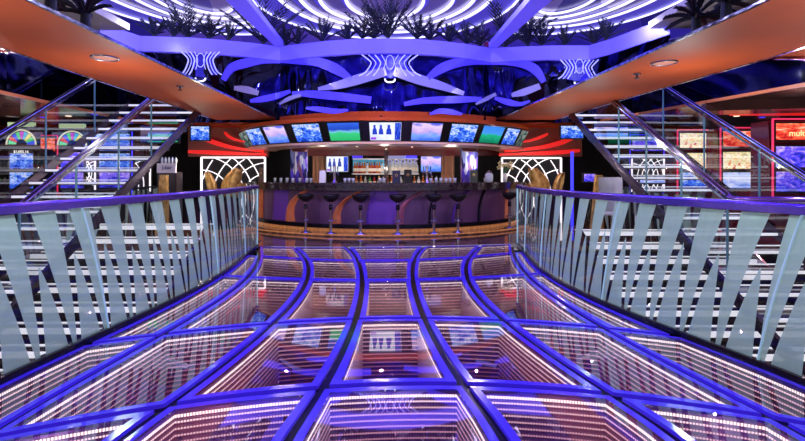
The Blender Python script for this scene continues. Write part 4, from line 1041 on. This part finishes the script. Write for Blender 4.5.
def lettering(txt, px, py, d, h, mt, parent):
    c = bpy.data.curves.new('lettering', 'FONT'); c.body = txt; c.size = h; c.align_x = 'CENTER'; c.align_y = 'CENTER'; c.extrude = .002
    tmp = bpy.data.objects.new('tmp', c); COL.objects.link(tmp); bpy.context.view_layer.update()
    me = bpy.data.meshes.new_from_object(tmp.evaluated_get(bpy.context.evaluated_depsgraph_get())); bpy.data.objects.remove(tmp)
    me.materials.clear(); me.materials.append(mt); o = bpy.data.objects.new('lettering', me); COL.objects.link(o); o.parent = parent
    p = np.array(P(px, py, d))-np.array(parent.location); o.location = p; o.rotation_euler = (math.pi/2, 0, 0)
slots = {round(CX+K*o.location[0]/o.location[1]): o for o in list(COL.objects) if o.name.startswith('slot_machine')}
M['lit_text'] = mat('white_lit_lettering', (255, 250, 240), .4, emis=1.2)
s0 = slots[20]; a = np.array(P(8, 153.4, 10.58)); b = np.array(P(33, 150.2, 10.58)); L0 = np.array(s0.location)
MB().box(a[0]-L0[0], b[0]-L0[0], -.03, .03, a[2]-L0[2], b[2]-L0[2]).build('jackpot_display', M['black'], s0)
lettering('$5,005.16', 21, 151.8, 10.56, .085, M['lit_text'], s0)
lettering('multi', 798, 133.5, 8.6, .16, mat('gold_lit_lettering', (255, 220, 150), .4, emis=1.2), slots[797])
lettering('Jackpot', 738, 138.5, 10.7, .15, M['lit_text'], slots[738]) if False else None
# blue neon post and gold posts
tag(MB().box(*(lambda p: (p[0]-.03, p[0]+.03, p[1], p[1]+.06, 0, 1.9))(P(572.5, 180, 12.2))).build('neon_post', M['blue_neon']), 'slim blue neon post right of the right lattice screen', 'post')
for px, d, lab in ((161, 10.6, 'gold tapered post beside the left handrail'), (597.5, 10.6, 'gold tapered post beside the right handrail')):
    x, y, _ = P(px, 180, d); tag(MB().hexa([(x-.14, y, 0), (x+.14, y, 0), (x+.14, y+.1, 0), (x-.14, y+.1, 0)], [(x-.03, y, 1.3), (x+.12, y, 1.3), (x+.12, y+.1, 1.3), (x-.03, y+.1, 1.3)]).build('gold_post', M['gold']), lab, 'post')
# service stand with a small white sign, left
x, y, z = P(167, 172, 11.0); t = empty('snack_display', (x, y, 0), 'small service display with white bottles and a framed sign beside the left handrail', 'display stand')
MB().box(-.22, .22, 0, .3, 0, z).build('stand', M['slot_dark'], t); MB().box(-.22, .22, -.03, .0, z-.02, z+.2).build('sign_board', M['white_plastic'], t)
lettering('J-bar', 167, 167.5, 10.93, .12, mat('navy_lettering', (40, 40, 90), .5), t)
for k in range(5): MB().lathe([(0, z+.2), (.03, z+.2), (.03, z+.3), (.012, z+.34), (0, z+.36)], (-.16+.08*k, .1, 0), 8).build('bottle', M['clear_bottle'], t)
# right: white chair back, dark counter
x, y, _ = P(612, 180, 10.2); t = empty('lounge_chair', (x, y, 0), 'white rounded lounge chair behind the right staircase', 'chair')
MB().lathe([(0, .45), (.26, .45), (.28, .5), (0, .52)], n=18).build('seat', M['white_plastic'], t)
MB().grid([[(.27*math.sin(a), .27*math.cos(a), z_) for a in np.linspace(-1.3, 1.3, 12)] for z_ in (.5, .8, 1.1, 1.25)]).build('backrest', M['white_plastic'], t)
MB().lathe([(.03, .02), (.03, .45)], n=8).build('pedestal', M['chrome'], t); MB().lathe([(0, 0), (.2, 0), (.2, .02), (0, .03)], n=16).build('base', M['chrome'], t)
# casino ceiling bands on the right: red lit slopes
tag(MB().hexa([(6.1, 8.6, 2.5), (14, 7.0, 2.5), (14, 9.6, 2.5), (6.6, 9.6, 2.5)], [(6.1, 8.6, 2.58), (14, 7.0, 2.58), (14, 9.6, 2.58), (6.6, 9.6, 2.58)]).build('cove_panel', M['red']), 'bright red lit ceiling panel above the right slot machines', 'ceiling panel')
tag(MB().hexa([(5.3, 8.3, 2.42), (14, 6.4, 2.42), (14, 7.0, 2.42), (5.6, 8.9, 2.42)], [(5.3, 8.3, 2.6), (14, 6.4, 2.6), (14, 7.0, 2.6), (5.6, 8.9, 2.6)]).build('ceiling_baffle', M['bronze']), 'bronze ceiling baffle in front of the red panel on the right', 'ceiling baffle')
tag(MB().hexa([(-7.5, 8.6, 2.42), (-14, 7.5, 2.42), (-14, 8.2, 2.42), (-7.4, 9.2, 2.42)], [(-7.5, 8.6, 2.6), (-14, 7.5, 2.6), (-14, 8.2, 2.6), (-7.4, 9.2, 2.6)]).build('ceiling_baffle', M['bronze']), 'bronze ceiling baffle above the left slot machines', 'ceiling baffle')
for sx_, k0 in ((1, 'right'), (-1, 'left')):
    for k in range(6):
        tag(MB().lathe([(0, -.012), (.05, -.012), (.065, -.002)], (sx_*(6.6+.75*k), 10.2+.25*(k % 3), ZC), 12).build('recessed_downlight', M['downlight'] if k % 2 else M['blue_neon']), 'small recessed casino downlight over the %s slot machines' % k0, 'downlight', 'casino downlights on the '+k0)
sw = MB(); sw.box(-14.2, -14, -1, 22, -3.2, ZC); sw.build('wall_left', M['matte_black'], kind='structure')
sw = MB(); sw.box(14, 14.2, -1, 22, -3.2, ZC); sw.build('wall_right', M['matte_black'], kind='structure')
sw = MB(); sw.box(-14, -2.8, 15.4, 15.5, 0, ZC); sw.box(-16, 16, 9.4, 9.5, -3.2, -.2); sw.build('wall_far', M['matte_black'], kind='structure')

# ------------------------------------------------------------------ lights
def area(name, loc, size, power, col, rot=(0, 0, 0), sy=None):
    l = bpy.data.lights.new(name, 'AREA'); l.energy = power; l.color = col; l.size = size
    if sy: l.shape = 'RECTANGLE'; l.size_y = sy
    o = bpy.data.objects.new(name, l); COL.objects.link(o); o.location = loc; o.rotation_euler = rot; return o
def lamp(name, loc, power, col):
    l = bpy.data.lights.new(name, 'POINT'); l.energy = power; l.color = col; l.shadow_soft_size = .006
    o = bpy.data.objects.new(name, l); COL.objects.link(o); o.location = loc; return o
for x in (-4.5, 0, 4.5):
    for y in (4.5, 8.5, 13): lamp('atrium_light', (x, y, 6.2), 95, (.68, .66, 1.0))
for j in range(5):
    for i in range(1, 6):
        if j < 2 and i in (1, 5): continue
        for v in ((.3, .7) if j in (2, 3, 4) else (.5,)):
            x, y = uvpt(i, j, .5, v); lamp('panel_glow', (x, y, -.09), 3.2 if j < 2 else 2.3, (1, .56, .78))
for x in (-2.1, -.45, 1.2):
    lamp('bar_light', (x, 12.4, 1.5), 16, (1, .84, .74)); lamp('bar_light', (x*1.2, 13.3, 1.5), 7, (1, .86, .78))
for x in (-4.8, 3.7): lamp('bar_light', (x, 11.0, 1.6), 26, (1, .85, .7))
for x in (-2.2, -.4, 1.4): lamp('bar_front_light', (x, 9.0, 2.4), 34, (1, .78, .92))
for sg, xx in ((-1, -5.1), (1, 4.7)):
    for y in (5, 7.2, 9.4): lamp('side_fill', (xx, y, -2.4+.6*y+1.0), 22, (.9, .93, 1.0))
    lamp('side_fill', (sg*3.2, 3.0, 1.9), 46, (.84, .98, 1.0)); lamp('side_fill', (sg*3.3, 5.6, 1.9), 42, (.84, .98, 1.0))  # lamps without a fixture, added to brighten the frosted balustrade print
    lamp('side_fill', (sg*3.15, 7.9, 1.8), 26, (.84, .98, 1.0))  # one more added lamp, for the far end of each balustrade
    for y in (4, 7): lamp('lower_deck_light', (sg*4.6, y, -.9), 26, (.85, .85, 1))
    for x in (7.2, 10.2): lamp('casino_light', (sg*x, 8.6, 1.6), 26, (1, .72, .74))
w = bpy.data.worlds.new('world'); scene.world = w; w.use_nodes = True
w.node_tree.nodes['Background'].inputs[0].default_value = (.62, .55, .72, 1); w.node_tree.nodes['Background'].inputs[1].default_value = .55

# ------------------------------------------------------------------ camera
cam = bpy.data.cameras.new('camera'); co = bpy.data.objects.new('camera', cam); COL.objects.link(co)
co.location = (0, 0, H); co.rotation_euler = (math.pi/2, 0, 0)
cam.sensor_width = 36; cam.lens = 36*K/805; cam.shift_y = -(441/2-HY)/805; cam.clip_start = .05; cam.clip_end = 200
scene.camera = co
scene.view_settings.view_transform = 'Standard'; scene.view_settings.look = 'None'; scene.view_settings.gamma = 1; scene.view_settings.use_curve_mapping = False
scene.view_settings.exposure = 0.08
cy = scene.cycles
cy.max_bounces = 10; cy.transparent_max_bounces = 24; cy.diffuse_bounces = 3; cy.glossy_bounces = 5; cy.use_denoising = True; cy.sample_clamp_indirect = 6
cy.caustics_reflective = False; cy.caustics_refractive = False
